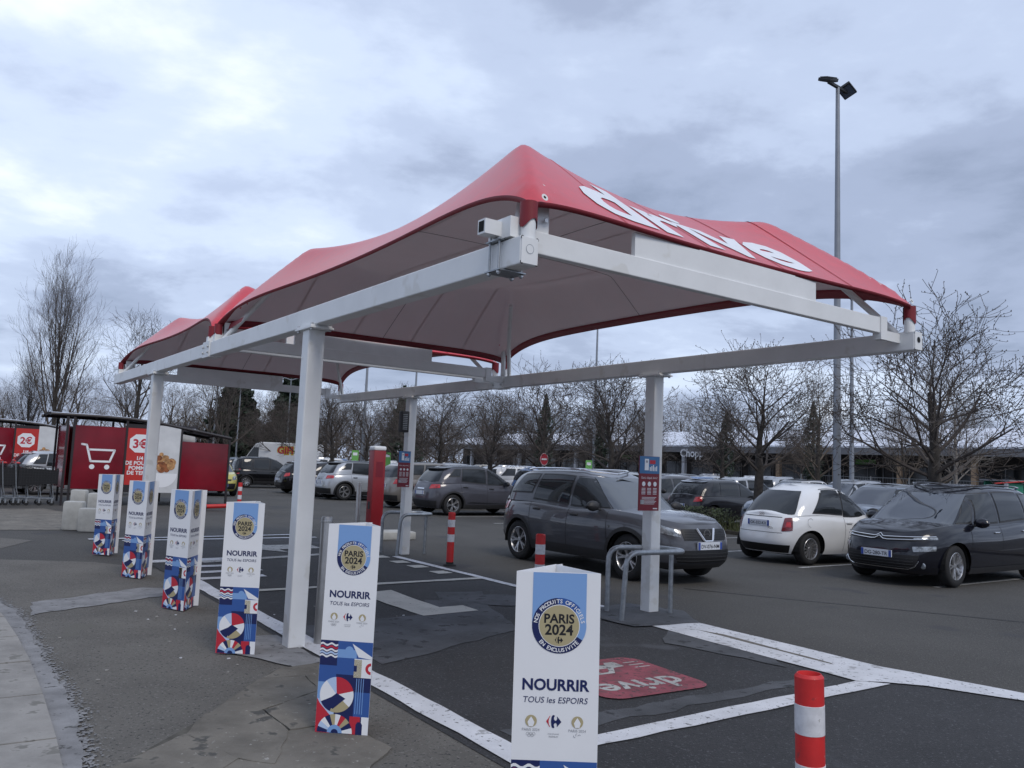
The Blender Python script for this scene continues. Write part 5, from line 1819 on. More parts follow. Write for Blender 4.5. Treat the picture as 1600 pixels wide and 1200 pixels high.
# white van with shop lettering
vx, vy = -15.0, 54.0
van = empty('white_van', (vx, vy, 0.006), R(172), 'white box van lettered GIFI parked under the bare trees', 'van')
VP = [(-2.6, .45), (-2.6, 2.35), (-2.45, 2.5), (1.0, 2.5), (1.35, 2.35), (1.95, 1.45), (2.6, 1.2), (2.7, .95), (2.7, .45)]
m_ = MB()
for y0 in (-.98, .98):
    pass
vv = [(x_, y_, z_) for y_ in (-.98, -.9, .9, .98) for (x_, z_) in VP]
n = len(VP)
vv = [(x_ * (1 if abs(y_) < .95 else .99), y_, z_ if z_ < 2.3 else z_ - (.06 if abs(y_) > .95 else 0)) for (x_, y_, z_) in vv]
fs = []
for j in range(3):
    for i in range(n):
        fs.append((j * n + i, j * n + (i + 1) % n, (j + 1) * n + (i + 1) % n, (j + 1) * n + i))
fs.append(tuple(range(n)))
fs.append(tuple(range(4 * n - 1, 3 * n - 1, -1)))
m_.add(vv, fs)
m_.build('body', 'paint_white', van)
for sg in (-1, 1):
    MB().add([(1.05, sg * .985, 1.5), (1.85, sg * .985, 1.5), (1.4, sg * .985, 2.15), (1.05, sg * .985, 2.15)], [(0, 1, 2, 3)]).build('side_window', 'glass_dark', van)
    t2 = MB()
    put_text(t2, 'GIFI', lambda a, b_: (-.75 - sg * a, sg * .984, 1.78 + b_), width=1.15, mi=0, bold=.11)
    put_text(t2, 'GIFI', lambda a, b_: (-.75 - sg * a, sg * .987, 1.80 + b_), width=1.05, mi=1, bold=.03)
    t2.build('lettering', ['sign_yellow', 'print_red'], van)
    for ax in (-1.6, 1.75):
        wh = obj_from('wheel', get_wheel(.34, 'steel')[0], van)
        wh.location = (ax, sg * .9, .34)
        wh.rotation_euler = (0, 0, 0 if sg > 0 else math.pi)
        obj_from('rim', get_wheel(.34, 'steel')[1], wh)
# ================================================================ trees
def rot_about(v, axis, a):
    return Matrix.Rotation(a, 3, axis) @ v
def grow_tree(seed, h, trunk_h, trunk_r, limbs, spread, lens, kids, up, shoots=0, twist=0.25, buds=False, leader=True, lift=0.06):
    """returns (trunk MB, crown MB): bare branching tree, local origin at the foot"""
    r = random.Random(seed)
    tr, cr = MB(), MB()
    def branch(p, d_, length, rad, lev, mb, sides):
        n = 5 if lev <= 1 else 4 if lev == 2 else 3
        pts = [p.copy()]
        dd = d_.copy()
        for i in range(n):
            j = Vector((r.gauss(0, 1), r.gauss(0, 1), r.gauss(0, 1))) * twist * (0.5 if lev < 2 else 0.8)
            dd = (dd + j * 0.45 + Vector((0, 0, up * (0.4 if lev < 2 else 0.7)))).normalized()
            pts.append(pts[-1] + dd * length / n)
        rads = [max(.0055, rad * (1 - 0.72 * i / n)) for i in range(n + 1)]
        mb.tube(pts, rads, sides, cap=False)
        if buds and lev >= len(lens) - 1:
            for i in range(1, n + 1):
                if r.random() < 0.75:
                    q_ = pts[i] + Vector((r.uniform(-.02, .02), r.uniform(-.02, .02), .01))
                    s_ = r.uniform(.012, .022)
                    cr.add([q_ + Vector((s_, 0, 0)), q_ + Vector((-s_ * .6, s_, 0)), q_ + Vector((-s_ * .6, -s_, 0)), q_ + Vector((0, 0, s_ * 1.8))], [(0, 1, 3), (1, 2, 3), (2, 0, 3), (0, 2, 1)])
        if lev < len(lens) - 1:
            k_ = kids[lev]
            for q_ in range(k_):
                f = 0.22 + 0.78 * (q_ + r.uniform(0.1, 0.9)) / k_
                i = min(n - 1, int(f * n))
                pp = pts[i].lerp(pts[i + 1], f * n - i)
                base = (pts[i + 1] - pts[i]).normalized()
                ax = base.orthogonal().normalized()
                ax = rot_about(ax, base, r.uniform(0, 6.28))
                nd = rot_about(base, ax, R(r.uniform(25, 62)))
                branch(pp, nd, lens[lev + 1] * r.uniform(0.6, 1.25) * (1.15 - 0.45 * f), rads[i] * 0.55, lev + 1, cr, 4 if lev == 0 else 3)
    # trunk
    pts, rads = [], []
    lean = Vector((r.uniform(-.05, .05), r.uniform(-.05, .05), 0))
    top = h * (0.8 if leader else trunk_h / h * 1.05)
    for i in range(9):
        f = i / 8
        pts.append(Vector((lean.x * f * h + r.uniform(-.04, .04) * (i > 0), lean.y * f * h + r.uniform(-.04, .04) * (i > 0), f * top)))
        rads.append(trunk_r * (1.35 - .35 * min(1, f * 5)) * (1 - 0.72 * max(0, f - trunk_h / top) / max(1e-6, 1 - trunk_h / top)))
    tr.tube(pts, rads, 9, cap=False)
    for k_ in range(limbs):
        f = trunk_h / top + (1 - trunk_h / top) * ((k_ + r.uniform(0, .8)) / limbs)
        f = min(f, .985)
        i = min(7, int(f * 8))
        pp = pts[i].lerp(pts[i + 1], f * 8 - i)
        a = k_ * 2.399 + r.uniform(-.4, .4)
        el = R(spread[0] + (spread[1] - spread[0]) * f + r.uniform(-12, 12))
        dd = Vector((math.cos(a) * math.cos(el), math.sin(a) * math.cos(el), math.sin(el)))
        branch(pp, dd, lens[0] * r.uniform(.8, 1.2) * (1.15 - .5 * f), rads[i] * .40, 0, cr, 5)
    return tr, cr
def leafy(mb, r, fn, n, size):
    """n small leaf quads; fn() -> centre"""
    for _ in range(n):
        c = fn()
        a = Vector((r.gauss(0, 1), r.gauss(0, 1), r.gauss(0, 1))).normalized()
        b_ = a.orthogonal().normalized()
        s_ = size * r.uniform(.6, 1.4)
        mb.add([c - a * s_, c + b_ * s_ * .5, c + a * s_, c - b_ * s_ * .5], [(0, 1, 2, 3)])
treeP = {}
def tree_proto(key, twig='twig', bark='bark', **kw):
    tr, cr = grow_tree(**kw)
    treeP[key] = (tr.mesh('trunk', bark, smooth='all'), cr.mesh('crown', twig))
for i in range(3):
    tree_proto(f'row{i}', seed=21 + i, h=5.2, trunk_h=1.75, trunk_r=.135, limbs=17, spread=(-2, 60), lens=(2.3, 1.3, .85, .55), kids=(6, 4, 3), up=.075, twist=.30, buds=True)
for i in range(2):
    tree_proto(f'back{i}', twig='twig_warm', seed=51 + i, h=8.5, trunk_h=2.0, trunk_r=.2, limbs=16, spread=(15, 70), lens=(3.2, 1.8, 1.1, .7), kids=(6, 4, 3), up=.14, twist=.30)
tree_proto('poplar', seed=71, h=12, trunk_h=1.2, trunk_r=.24, limbs=24, spread=(60, 84), lens=(7.5, 3.0, 1.7, 1.0), kids=(8, 5, 3), up=.34, twist=.20)
tree_proto('open', seed=77, h=8, trunk_h=1.5, trunk_r=.18, limbs=13, spread=(25, 70), lens=(3.6, 1.9, 1.1, .6), kids=(6, 5, 3), up=.10, twist=.32)
tree_proto('birch', twig='twig_pale', bark='twig_pale', seed=81, h=5, trunk_h=1.4, trunk_r=.07, limbs=16, spread=(30, 70), lens=(1.3, .7, .4), kids=(5, 4), up=.12, twist=.2)
def tree(key, x, y, label, s_=1.0, rz=0.0, group=None, sz=None, name='bare_tree'):
    e_ = empty(name, (x, y, 0.0), rz, label, 'tree', group)
    e_.scale = (s_, s_, sz or s_)
    obj_from('trunk', treeP[key][0], e_)
    obj_from('crown', treeP[key][1], e_)
    return e_
T0 = RW(0, 5.2)
def TL(k, off=0.0):
    p = RW(k, 5.2 + off)
    return p.x, p.y
x, y = TL(-13.5)
tree('row0', x, y, 'wide bare tree with budding shoots right behind the dark people carrier', 1.08, 0.4, sz=.9)
x, y = TL(-8.4)
tree('row1', x, y, 'bare tree with upright budding shoots behind the small white car', .95, 1.3, sz=.88)
x, y = TL(-2.7)
tree('row2', x, y, 'bare tree rising behind the nearer right-hand canopy post', 1.0, 2.2, sz=.86)
x, y = TL(1.5)
tree('row0', x, y, 'bare tree rising behind the no-entry sign', .98, 4.0, sz=.84)
x, y = TL(8.7)
tree('row1', x, y, 'bare tree with a dark trunk behind the grey crossover', .95, 5.0, sz=.82)
rt = random.Random(3)
for k in (5.2, 12.6, 16.4, 20.4, 24.6, 28.8, 33.5, 38.5, 44, 50, 56):
    x, y = TL(k + rt.uniform(-.4, .4))
    tree(f'row{rt.randrange(3)}', x, y, 'bare pruned tree farther down the first tree line between parked cars', rt.uniform(.78, .9), rt.uniform(0, 6.28), 'bare trees farther along the first line')
for base, ks, lab in ((16, [-5 + 5.6 * i for i in range(16)], 'second'), (32, [-4 + 8 * i for i in range(12)], 'third'), (48, [0 + 11 * i for i in range(9)], 'fourth')):
    for k in ks:
        x, y = TL(k + rt.uniform(-.8, .8), base)
        key = rt.choice(['row0', 'row1', 'row2', 'back0', 'back1'])
        tree(key, x, y, f'bare brownish tree in the {lab} tree line of the car park', rt.uniform(.78, .95) * (0.8 if key.startswith('back') and base < 40 else 1), rt.uniform(0, 6.28), f'bare trees in the {lab} tree line')
# wood behind the far building
for i in range(26):
    q_ = i / 25
    x, y = -75 + 150 * q_ + rt.uniform(-2, 2), 150 - 55 * max(0, q_ - .35) + rt.uniform(-6, 8)
    tree(f'back{i % 2}', x, y, 'tall bare tree in the wood behind the low building', rt.uniform(1.15, 1.5), rt.uniform(0, 6.28), 'tall bare trees behind the building')
tree('poplar', -25.5, 46, 'tall upright bare poplar with many rising stems behind the trolley shelter', .58, .6, sz=.76, name='bare_poplar')
tree('poplar', -28.2, 48, 'shorter bare multi-stemmed tree leaning beside the tall poplar', .42, 2.4, name='bare_poplar')
tree('open', -20.2, 44, 'open-branched bare tree to the right of the tall poplar', .98, .2)
tree('open', -16.2, 47, 'open-branched bare tree behind the canopy corner', .85, 2.2)
for i, (x, y) in enumerate(((-34, 52), (-31, 58), (-22, 60), (-37, 60), (-13, 58), (-18, 64))):
    tree(f'back{i % 2}', x, y, 'bare twiggy tree in the thicket behind the trolley shelters', .62 + .1 * (i % 3), i * 1.1, 'bare trees behind the trolley shelters')
x, y = TL(-6.4, 16)
tree('birch', x - 2.2, y - 3.4, 'slender pale young tree beside the dark cypress', 1.1, .3, name='young_tree')

# the far wood as one mass of fine branches
fw = MB()
r = random.Random(17)
for _ in range(7000):
    x_ = r.uniform(-150, 95)
    y_ = 158 + r.uniform(-14, 14) - .16 * x_
    top = 7.5 + 3.0 * math.sin(x_ * .09) + 1.6 * math.sin(x_ * .31 + 1) + r.uniform(-3.2, .8)
    z0 = r.uniform(0, top * .7)
    a_ = r.uniform(-.9, .9)
    ln = r.uniform(1.2, 3.4)
    w_ = r.uniform(.05, .16)
    p1 = Vector((x_ + math.sin(a_) * ln, y_ + r.uniform(-.5, .5), min(top, z0 + math.cos(a_) * ln)))
    fw.add([(x_ - w_, y_, z0), (x_ + w_, y_, z0), p1], [(0, 1, 2)])
tag(fw.build('far_wood', 'twig_warm'), 'brown leafless wood closing the view behind the car park', 'wood', kind='stuff')

def conifer(x, y, h, rad, label, seed, n=2600, taper=1.0, m='conifer', name='conifer'):
    r = random.Random(seed)
    e_ = empty(name, (x, y, 0), 0, label, 'tree')
    MB().tube([(0, 0, 0), (0, 0, h * .5), (0, 0, h * .95)], [.16, .1, .03], 7, cap=False).build('trunk', 'bark', e_)
    cr = MB()
    def pt():
        while True:
            f = r.random()
            prof = (1 - f) ** taper if taper >= .5 else min(1, (1 - f) * 3.2) * min(1, f * 6 + .4)
            a = r.uniform(0, 6.28)
            lob = 1 + .22 * math.sin(a * 5 + f * 30) + .15 * math.sin(f * 55)
            rr = rad * prof * lob * (.55 + .45 * math.sqrt(r.random()))
            return Vector((rr * math.cos(a), rr * math.sin(a), h * (.08 + .92 * f)))
    leafy(cr, r, pt, n, .20 if taper >= .5 else .09)
    cr.build('crown', m, e_)
x, y = -20.8, 62
conifer(x, y, 7.6, 2.3, 'dark evergreen conifer with a broad blunt crown seen under the canopy edge', 1, 9000, .55)
conifer(-16.6, 62, 9.1, 2.3, 'dark pointed conifer beside the lamp mast with two heads', 2, 9000, .85)
conifer(-7.2, 55, 6.6, 1.6, 'small dark conifer seen beside the thick white post', 3, 2200, .9)
conifer(1.9, 44.5, 5.6, .40, 'dark narrow cypress behind the tree with the no-entry sign', 4, 2000, .3, name='cypress')
conifer(13.2, 50, 5.6, .42, 'dark narrow cypress left of the tree behind the white car', 5, 2000, .3, name='cypress')
conifer(17.4, 47, 6.0, .46, 'dark narrow cypress beside the pale young tree', 6, 2200, .3, name='cypress')
conifer(5.6, 50, 5.0, .36, 'dark narrow cypress beside the thin lamp mast', 7, 1600, .3, name='cypress')

# grass and low plants on the first planting strip
gr = MB()
r = random.Random(9)
for _ in range(5200):
    k_, e_ = r.uniform(-16, 14), 5.25 + r.uniform(-.42, .42)
    c = RW(k_, e_, .09)
    hh = r.uniform(.12, .5)
    a = r.uniform(0, 6.28)
    dx = Vector((math.cos(a), math.sin(a), 0))
    gr.add([c - dx * .012, c + dx * .012, c + Vector((r.uniform(-.15, .15), r.uniform(-.15, .15), hh))], [(0, 1, 2)])
tag(gr.build('strip_grass', 'grass_blade'), 'rough green and dry grass growing along the planting strip', 'grass', kind='stuff')
def shrub(k_, e_, rad, h, seed, label, m='shrub_leaf'):
    r = random.Random(seed)
    p = RW(k_, e_, .08)
    o = empty('shrub', p, 0, label, 'shrub', 'low shrubs on the planting strip')
    st = MB()
    for q_ in range(14):
        a = r.uniform(0, 6.28)
        st.tube([(0, 0, 0), (rad * .7 * math.cos(a), rad * .7 * math.sin(a), h * r.uniform(.7, 1))], [.012, .004], 4, cap=False)
    st.build('stems', 'twig', o)
    lf = MB()
    leafy(lf, r, lambda: Vector((r.gauss(0, rad * .45), r.gauss(0, rad * .45), h * (.25 + .7 * r.random()))), 420, .045)
    lf.build('foliage', m, o)
for i, k_ in enumerate((-4.4, -5.3, -6.2, -7.1, -1.0, -10.2)):
    shrub(k_, 5.2, .42, .62, 40 + i, 'low scrubby shrub on the planting strip between parked cars')

# ================================================================ lamp masts
def lamp_mast(x, y, h, r_, label, heads=True, rz=0.0, style='flood'):
    e_ = empty('lamp_mast', (x, y, 0), rz, label, 'street lamp', 'tall lamp masts of the car park')
    MB().tube([(0, 0, 0), (0, 0, h * .5), (0, 0, h)], [r_ * 1.25, r_, r_ * .62], 12).build('mast', 'pole_grey', e_, smooth=True)
    MB().tube([(0, 0, .0), (0, 0, .25)], [r_ * 1.7, r_ * 1.6], 12).build('base_collar', 'pole_grey', e_, smooth=True)
    if style == 'flood':
        MB().box(-.45, .45, -.035, .035, h - .02, h + .05).build('crossarm', 'lamp_black', e_)
        for sg in (-1, 1):
            f = MB()
            f.box(-.21, .21, -.18, .18, -.045, .045, bev=.015)
            fb = f.build('floodlight', 'lamp_black', e_, smooth=True)
            fb.location = (sg * .46, .0, h + .07)
            fb.rotation_euler = (R(26 if sg < 0 else -24), R(sg * 20), 0)
            MB().box(-.17, .17, -.15, .15, -.052, -.046).build('lens', 'lamp_lens', fb)
            for k_ in range(6):
                MB().box(-.17 + .065 * k_, -.16 + .065 * k_, -.15, .15, .045, .07).build('cooling_fin', 'lamp_black', fb)
    else:
        for sg in (-1, 1):
            MB().tube([(0, 0, h - .1), (sg * .35, 0, h + .02), (sg * .8, 0, h + .08)], .035, 6).build('arm', 'pole_grey', e_)
            MB().box(sg * .8 - .28, sg * .8 + .28, -.12, .12, h + .04, h + .13, bev=.03).build('lantern', 'lamp_black', e_, smooth=True)
    return e_
x, y = TL(-10.9)
lamp_mast(x, y, 12.05, .085, 'tall grey lamp mast with two black floodlights behind the white car', rz=R(38))
lamp_mast(14.4, 34.5, 9.4, .085, 'thinner grey lamp mast standing just right of the tall floodlight mast', style='arm', rz=.7)
lamp_mast(5.3, 51.5, 11.6, .08, 'thin lamp mast between the bare trees above the SUV', style='arm', rz=.7)
x, y = TL(16.9)
lamp_mast(x, y, 7.8, .085, 'lamp mast seen between the two canopy beams by the red totem', style='arm', rz=.7)
x, y = TL(12.9)
lamp_mast(x, y + 6, 8.2, .07, 'slim lamp mast above the canopy post with the speaker', style='arm', rz=.7)
lamp_mast(-21.6, 60, 9.0, .08, 'lamp mast in front of the blunt conifer, beside the canopy edge', style='arm', rz=.3)
lamp_mast(-18.9, 57, 7.0, .05, 'short twin-headed lamp mast before the blunt conifer', style='arm', rz=.1)
lamp_mast(-15.3, 56.5, 7.0, .05, 'short twin-headed lamp mast before the pointed conifer', style='arm', rz=.1)

# ================================================================ buildings
FA = Vector((-1.5, 96, 0))
bl = empty('shop_building', FA, math.atan2(-DV.y, -DV.x), 'long low shop building with a pale metal roof and dark shopfronts', 'building')
# local x runs along the facade towards the right, -y... facade faces the car park
LB = 62
fy = -1        # towards the car park is local -y? (local y = left of -d = -e rotated)
def bx(nm, x0, x1, y0, y1, z0, z1, m, par=None):
    return MB().box(x0, x1, y0, y1, z0, z1).build(nm, m, par or bl)
# heading -d = (sin, -cos); left normal = (cos, sin) = +e, so the car park side is local -y
bx('wall', -12, LB, 3.0, 3.4, 0, 4.0, 'facade_dark')
rf = MB()
rf.add([(-13, -0.6, 4.05), (LB + 1, -0.6, 4.05), (LB + 1, 10, 5.9), (-13, 10, 5.9), (-13, -0.6, 3.95), (LB + 1, -0.6, 3.95), (LB + 1, 10, 5.8), (-13, 10, 5.8)],
       [(0, 1, 2, 3), (7, 6, 5, 4), (0, 4, 5, 1), (3, 2, 6, 7), (0, 3, 7, 4), (1, 5, 6, 2)])
rfo = rf.build('roof', 'roof_metal', bl)
for k_ in range(48):
    xx = -12.8 + k_ * 1.56
    MB().add([(xx, -0.6, 4.10), (xx + .06, -0.6, 4.10), (xx + .06, 10, 5.95), (xx, 10, 5.95), (xx, -0.6, 4.05), (xx + .06, -0.6, 4.05), (xx + .06, 10, 5.90), (xx, 10, 5.90)],
             [(0, 1, 2, 3), (0, 4, 5, 1), (0, 3, 7, 4), (1, 5, 6, 2)]).build('roof_rib', 'roof_metal', rfo)
bx('fascia', -13, LB + 1, -.55, -.35, 3.45, 3.94, 'fascia')
for k_ in range(15):
    xx = -10 + 4.9 * k_
    bx('column', xx - .16, xx + .16, -.2, .12, 0, 3.5, 'column_white' if xx < 36 else 'column_tan')
for k_ in range(23):
    xx = -11 + 3.2 * k_
    w_ = bx('shop_window', xx, xx + 2.5, 2.93, 2.99, .35, 2.7, 'shop_glass')
    for q_ in range(3):
        MB().box(xx + q_ * 1.22, xx + .06 + q_ * 1.22, 2.90, 2.929, .35, 2.7).build('frame', 'fascia', w_)
    if k_ % 4 == 1:
        MB().box(xx + .3, xx + 1.9, 2.88, 2.92, 2.85, 3.2).build('shop_sign', 'green_sign' if k_ % 8 == 1 else 'column_tan', w_)
t2 = MB()
put_text(t2, 'Chopp', lambda a, b_: (30.5 + a, -.57, 3.05 + b_), width=2.6, bold=.02)
t2.build('sign_lettering', 'print_white', bl)
# annex on the right with tan pillars
an = empty('annex_building', (33.0, 54.5, 0), math.atan2(-DV.y, -DV.x), 'brown annex with tan pillars and lit shop windows behind the wide tree', 'building')
bx('wall', -8, 30, 3.0, 3.3, 0, 3.6, 'facade_brown', an)
bx('fascia', -8.2, 30.2, -.3, 3.2, 3.3, 3.9, 'fascia', an)
for k_ in range(8):
    bx('pillar', -7 + 4.4 * k_, -6.2 + 4.4 * k_, .6, 1.2, 0, 3.28, 'column_tan', an)
for k_ in range(8):
    w_ = bx('shop_window', -6 + 4.4 * k_, -3 + 4.4 * k_, 2.93, 2.99, .5, 2.5, 'shop_glass', an)
    MB().box(-5.0 + 4.4 * k_, -3.8 + 4.4 * k_, 2.90, 2.925, 1.2, 1.7).build('poster', ('print_white', 'sign_yellow', 'print_red', 'green_panel')[k_ % 4], w_)
# green panelled hut and white gate post
hut = empty('green_hut', (25.6, 41.5, 0), .45, 'green panelled hut standing beside the white gate post', 'hut')
for k_ in range(2):
    bx('panel', -.6 + .62 * k_, 0.0 + .62 * k_, 0, .08, 0, 1.8, 'green_panel', hut)
bx('corner_post', -.75, -.62, -.03, .11, 0, 1.9, 'column_white', hut)
bx('roof', -.8, .8, -.2, 1.4, 1.9, 1.98, 'fascia', hut)
bx('rear_wall', -.6, .62, 1.2, 1.28, 0, 1.9, 'green_panel', hut)
bx('side_wall', .63, .71, .1, 1.19, 0, 1.9, 'green_panel', hut)
gp = empty('gate_post', (21.8, 34.4, 0), 0, 'white post with a red and white barrier arm beside the green hut', 'barrier')
MB().tube([(0, 0, 0), (0, 0, 2.7)], .11, 12).build('post', 'panel_white', gp, smooth=True)
MB().tube([(0, 0, 1.9), (-1.3, .3, 1.75)], .028, 8).build('barrier_arm', 'bollard_red', gp)
MB().lathe([(0, 0), (.11, 0), (.11, .08), (0, .1)], 12, axis='y', o=(0, -.18, 2.2)).build('signal', 'print_red', gp)
# low building far on the left
lb = empty('far_building', (-92, 150, 0), .25, 'low far building with a pale roof behind the rear trolley shelter', 'building')
bx('wall', -30, 22, 0, 10, 0, 3.6, 'facade_brown', lb)
bx('roof', -31, 23, -1, 11, 3.6, 5.6, 'roof_metal', lb)
# mesh fence in front of the shops
fe = empty('site_fence', (18.5, 52, 0), math.atan2(-DV.y, -DV.x) + .12, 'grey wire mesh fence with posts in front of the shop building', 'fence')
for k_ in range(13):
    MB().tube([(k_ * 2.2, 0, 0), (k_ * 2.2, 0, 1.9)], .04, 6).build('post', 'fence_wire', fe)
for k_ in range(12):
    m_ = MB()
    for q_ in range(5):
        m_.box(k_ * 2.2 + .06, k_ * 2.2 + 2.14, -.012, .012, .15 + .42 * q_, .18 + .42 * q_)
    for q_ in range(14):
        m_.box(k_ * 2.2 + .1 + .15 * q_, k_ * 2.2 + .106 + .15 * q_, -.004, .004, .15, 1.86)
    pn = m_.build('mesh_panel', 'fence_wire', fe)
    if k_ % 3 == 1:
        MB().box(k_ * 2.2 + .8, k_ * 2.2 + 1.4, -.03, -.015, 1.2, 1.5).build('notice', 'sign_yellow', pn)
# no-entry sign, green lane signs
def sign_post(x, y, h, label):
    e_ = empty('road_sign', (x, y, 0), 0, label, 'sign')
    MB().tube([(0, 0, 0), (0, 0, h)], .035, 8).build('post', 'pole_grey', e_)
    return e_
s1 = sign_post(1.22, 29.4, 2.12, 'round red no-entry sign on a post above the grey SUV roof')
m_ = MB()
s1.rotation_euler = (0, 0, R(48))
m_.lathe([(0, 0), (.22, 0), (.22, .02), (0, .02)], 28, axis='y', o=(0, -.06, 1.93))
m_.build('disc', 'print_red', s1, smooth=True)
MB().box(-.15, .15, -.068, -.0605, 1.90, 1.96).build('bar', 'print_white', s1)
MB().lathe([(.205, -.062), (.22, -.062)], 28, axis='y', o=(0, -.0005, 1.93)).build('rim', 'print_white', s1)
for (x, y, lab) in ((3.75, 38.5, 'bright green vertical lane sign above the SUV windscreen'), (-7.0, 37.5, 'bright green vertical lane sign left of the red totem'), (-6.1, 41.5, 'bright green vertical lane sign right of the red totem')):
    e_ = sign_post(x, y, 1.5, lab)
    MB().box(-.15, .15, -.05, -.02, 1.35, 2.05).build('board', 'green_sign', e_)
    MB().box(-.10, .10, -.053, -.0505, 1.82, 1.95).build('pictogram', 'print_white', e_)

# ================================================================ trolley shelters and trolleys
def cart_icon(mb, f, k_, mi):
    def stroke(pts, w_):
        for (a, b_), (c_, d_) in zip(pts, pts[1:]):
            n_ = Vector((-(d_ - b_), c_ - a)).normalized() * w_ / 2
            mb.add([f((a + n_.x) * k_, (b_ + n_.y) * k_), f((a - n_.x) * k_, (b_ - n_.y) * k_), f((c_ - n_.x) * k_, (d_ - n_.y) * k_), f((c_ + n_.x) * k_, (d_ + n_.y) * k_)], [(0, 1, 2, 3)], mi)
        for (a, b_) in pts:
            mb.add([f((a + w_ / 2 * math.cos(q_)) * k_, (b_ + w_ / 2 * math.sin(q_)) * k_) for q_ in [i * math.pi / 5 for i in range(10)]], [tuple(range(10))], mi)
    stroke([(-1.0, .78), (-.72, .74), (-.42, -.32), (.72, -.32), (.98, .44), (-.58, .44)], .13)
    for cx in (-.32, .58):
        mb.add([f((cx + .16 * math.cos(q_)) * k_, (-.68 + .16 * math.sin(q_)) * k_) for q_ in [i * math.pi / 8 for i in range(16)]], [tuple(range(16))], mi)
def shelter(x, y, rz, label, ad, price, lines, k_=1.0):
    e_ = empty('trolley_shelter', (x, y, 0), rz, label, 'shelter', 'red trolley shelters')
    D = 2.3
    def zt(xx):
        return 2.58 - .06 * max(0, xx - 1.2) - .10 * max(0, xx - 2.2)
    for yy in (0, D):
        for xx in (-.05, .12, 1.52, 3.08, 4.55):
            MB().box(xx - .03, xx + .03, yy - .03, yy + .03, 0, zt(xx) - .05).build('post', 'shelter_frame', e_)
        MB().tube([(xx, yy, zt(xx)) for xx in (-.5, -.25, 0, .8, 1.6, 2.4, 3.2, 4.0, 4.6)], .045, 8).build('roof_rail', 'shelter_frame', e_)
    for i in range(8):
        xx = -.4 + .70 * i
        MB().tube([(xx, 0, zt(xx) + .02), (xx, D * .5, zt(xx) + .07), (xx, D, zt(xx) + .02)], .025, 6).build('roof_hoop', 'shelter_frame', e_)
    rp_ = MB()
    rp_.grid([[(xx, yy, zt(xx) + .04 + .05 * (1 - (2 * yy / D - 1) ** 2)) for yy in (0, .6, 1.15, 1.7, D)] for xx in (-.45, 0, .8, 1.6, 2.4, 3.2, 4.0, 4.55)])
    rp_.build('roof_sheet', 'roof_metal', e_, smooth='all')
    for yy in (0.0, D):
        sg = -1 if yy == 0 else 1
        for (a, b_) in ((.15, 1.49), (3.11, 4.52)):
            zz = (2.30, 2.30) if a < 1 else (1.97, 1.95)
            m_ = MB()
            m_.add([(xx, yy + dy, z_) for dy in (-.006, .006) for (xx, z_) in ((a, .48), (b_, .48), (b_, zz[1]), (a, zz[0]))], [(0, 1, 2, 3), (7, 6, 5, 4), (0, 4, 5, 1), (1, 5, 6, 2), (2, 6, 7, 3), (3, 7, 4, 0)])
            pn = m_.build('panel', 'shelter_red', e_)
            if a < 1 and yy == 0:
                ic = MB()
                cart_icon(ic, lambda p_, q_: (.80 + p_, yy - .009, 1.42 + q_), .44, 0)
                ic.build('trolley_pictogram', 'print_white', pn)
    # end panel
    m_ = MB()
    m_.box(-.012, .012, .06, D - .06, .48, 2.30)
    m_.build('end_panel', 'shelter_red', e_)
    m_ = MB()
    m_.box(4.54, 4.56, .06, D - .06, .48, 1.95)
    m_.build('end_panel', 'shelter_red', e_)
    # advertisement: red text column and a photograph of a roast chicken dish
    g_ = MB()
    y0 = -.02
    def q4(a, b_, c_, d_, mi, yy=y0):
        g_.add([(a, yy, c_), (b_, yy, c_), (b_, yy, d_), (a, yy, d_)], [(0, 1, 2, 3)], mi)
    q4(1.53, 2.32, .62, 2.30, 0)
    q4(2.32, 3.05, .40, 2.42, 1)
    hx = [(1.62, 1.72), (1.62, 1.98), (1.78, 2.12), (2.05, 2.12), (2.20, 1.98), (2.20, 1.72), (2.05, 1.58), (1.78, 1.58)]
    g_.add([(p_[0], y0 - .002, p_[1]) for p_ in hx], [tuple(range(8))], 2)
    put_text(g_, price, lambda a, b_: (1.91 + a, y0 - .004, 1.72 + b_), width=.40, mi=3, bold=.03)
    for i, ln in enumerate(lines):
        put_text(g_, ln, lambda a, b_: (1.94 + a, y0 - .002, 1.36 - .145 * i + b_), size=.155, mi=2, bold=.03)
    g_.disc((2.60, y0 - .002, .98), (1, 0, 0), (0, 0, 1), .42, 24, 2, 0, math.pi, 2 * math.pi)
    r = random.Random(4)
    for i in range(26):
        a, b_ = 2.62 + r.gauss(0, .14), 1.10 + abs(r.gauss(0, .26))
        if b_ > 1.75 or a > 3.02 or a < 2.36:
            continue
        rad = r.uniform(.06, .13)
        g_.disc((min(a, 3.04 - rad), y0 - .003 - .0003 * i, b_), (1, 0, 0), (0, 0, 1), rad, 12, 4 + i % 2)
    g_.build('advertisement', ['ad_red', 'ad_photo', 'print_white', 'print_red', 'food_brown', 'food_tan'], e_)
    m_ = MB()
    m_.box(1.5, 3.07, -.018, .0, .40, 2.42)
    m_.build('advertisement_board', 'shelter_frame', e_)
    return e_
shelter(-12.6, 23.5, TH, 'dark red trolley shelter with a white trolley pictogram and a roast chicken advertisement', True, '3€', ['1/4', 'DE POULET', 'POMMES', 'DE TERRE'])
shelter(-20.3, 30.8, TH, 'second dark red trolley shelter with a white pictogram, behind the row of trolleys', True, '2€', ['1/4', 'DE POULET', 'POMMES', 'DE TERRE'])
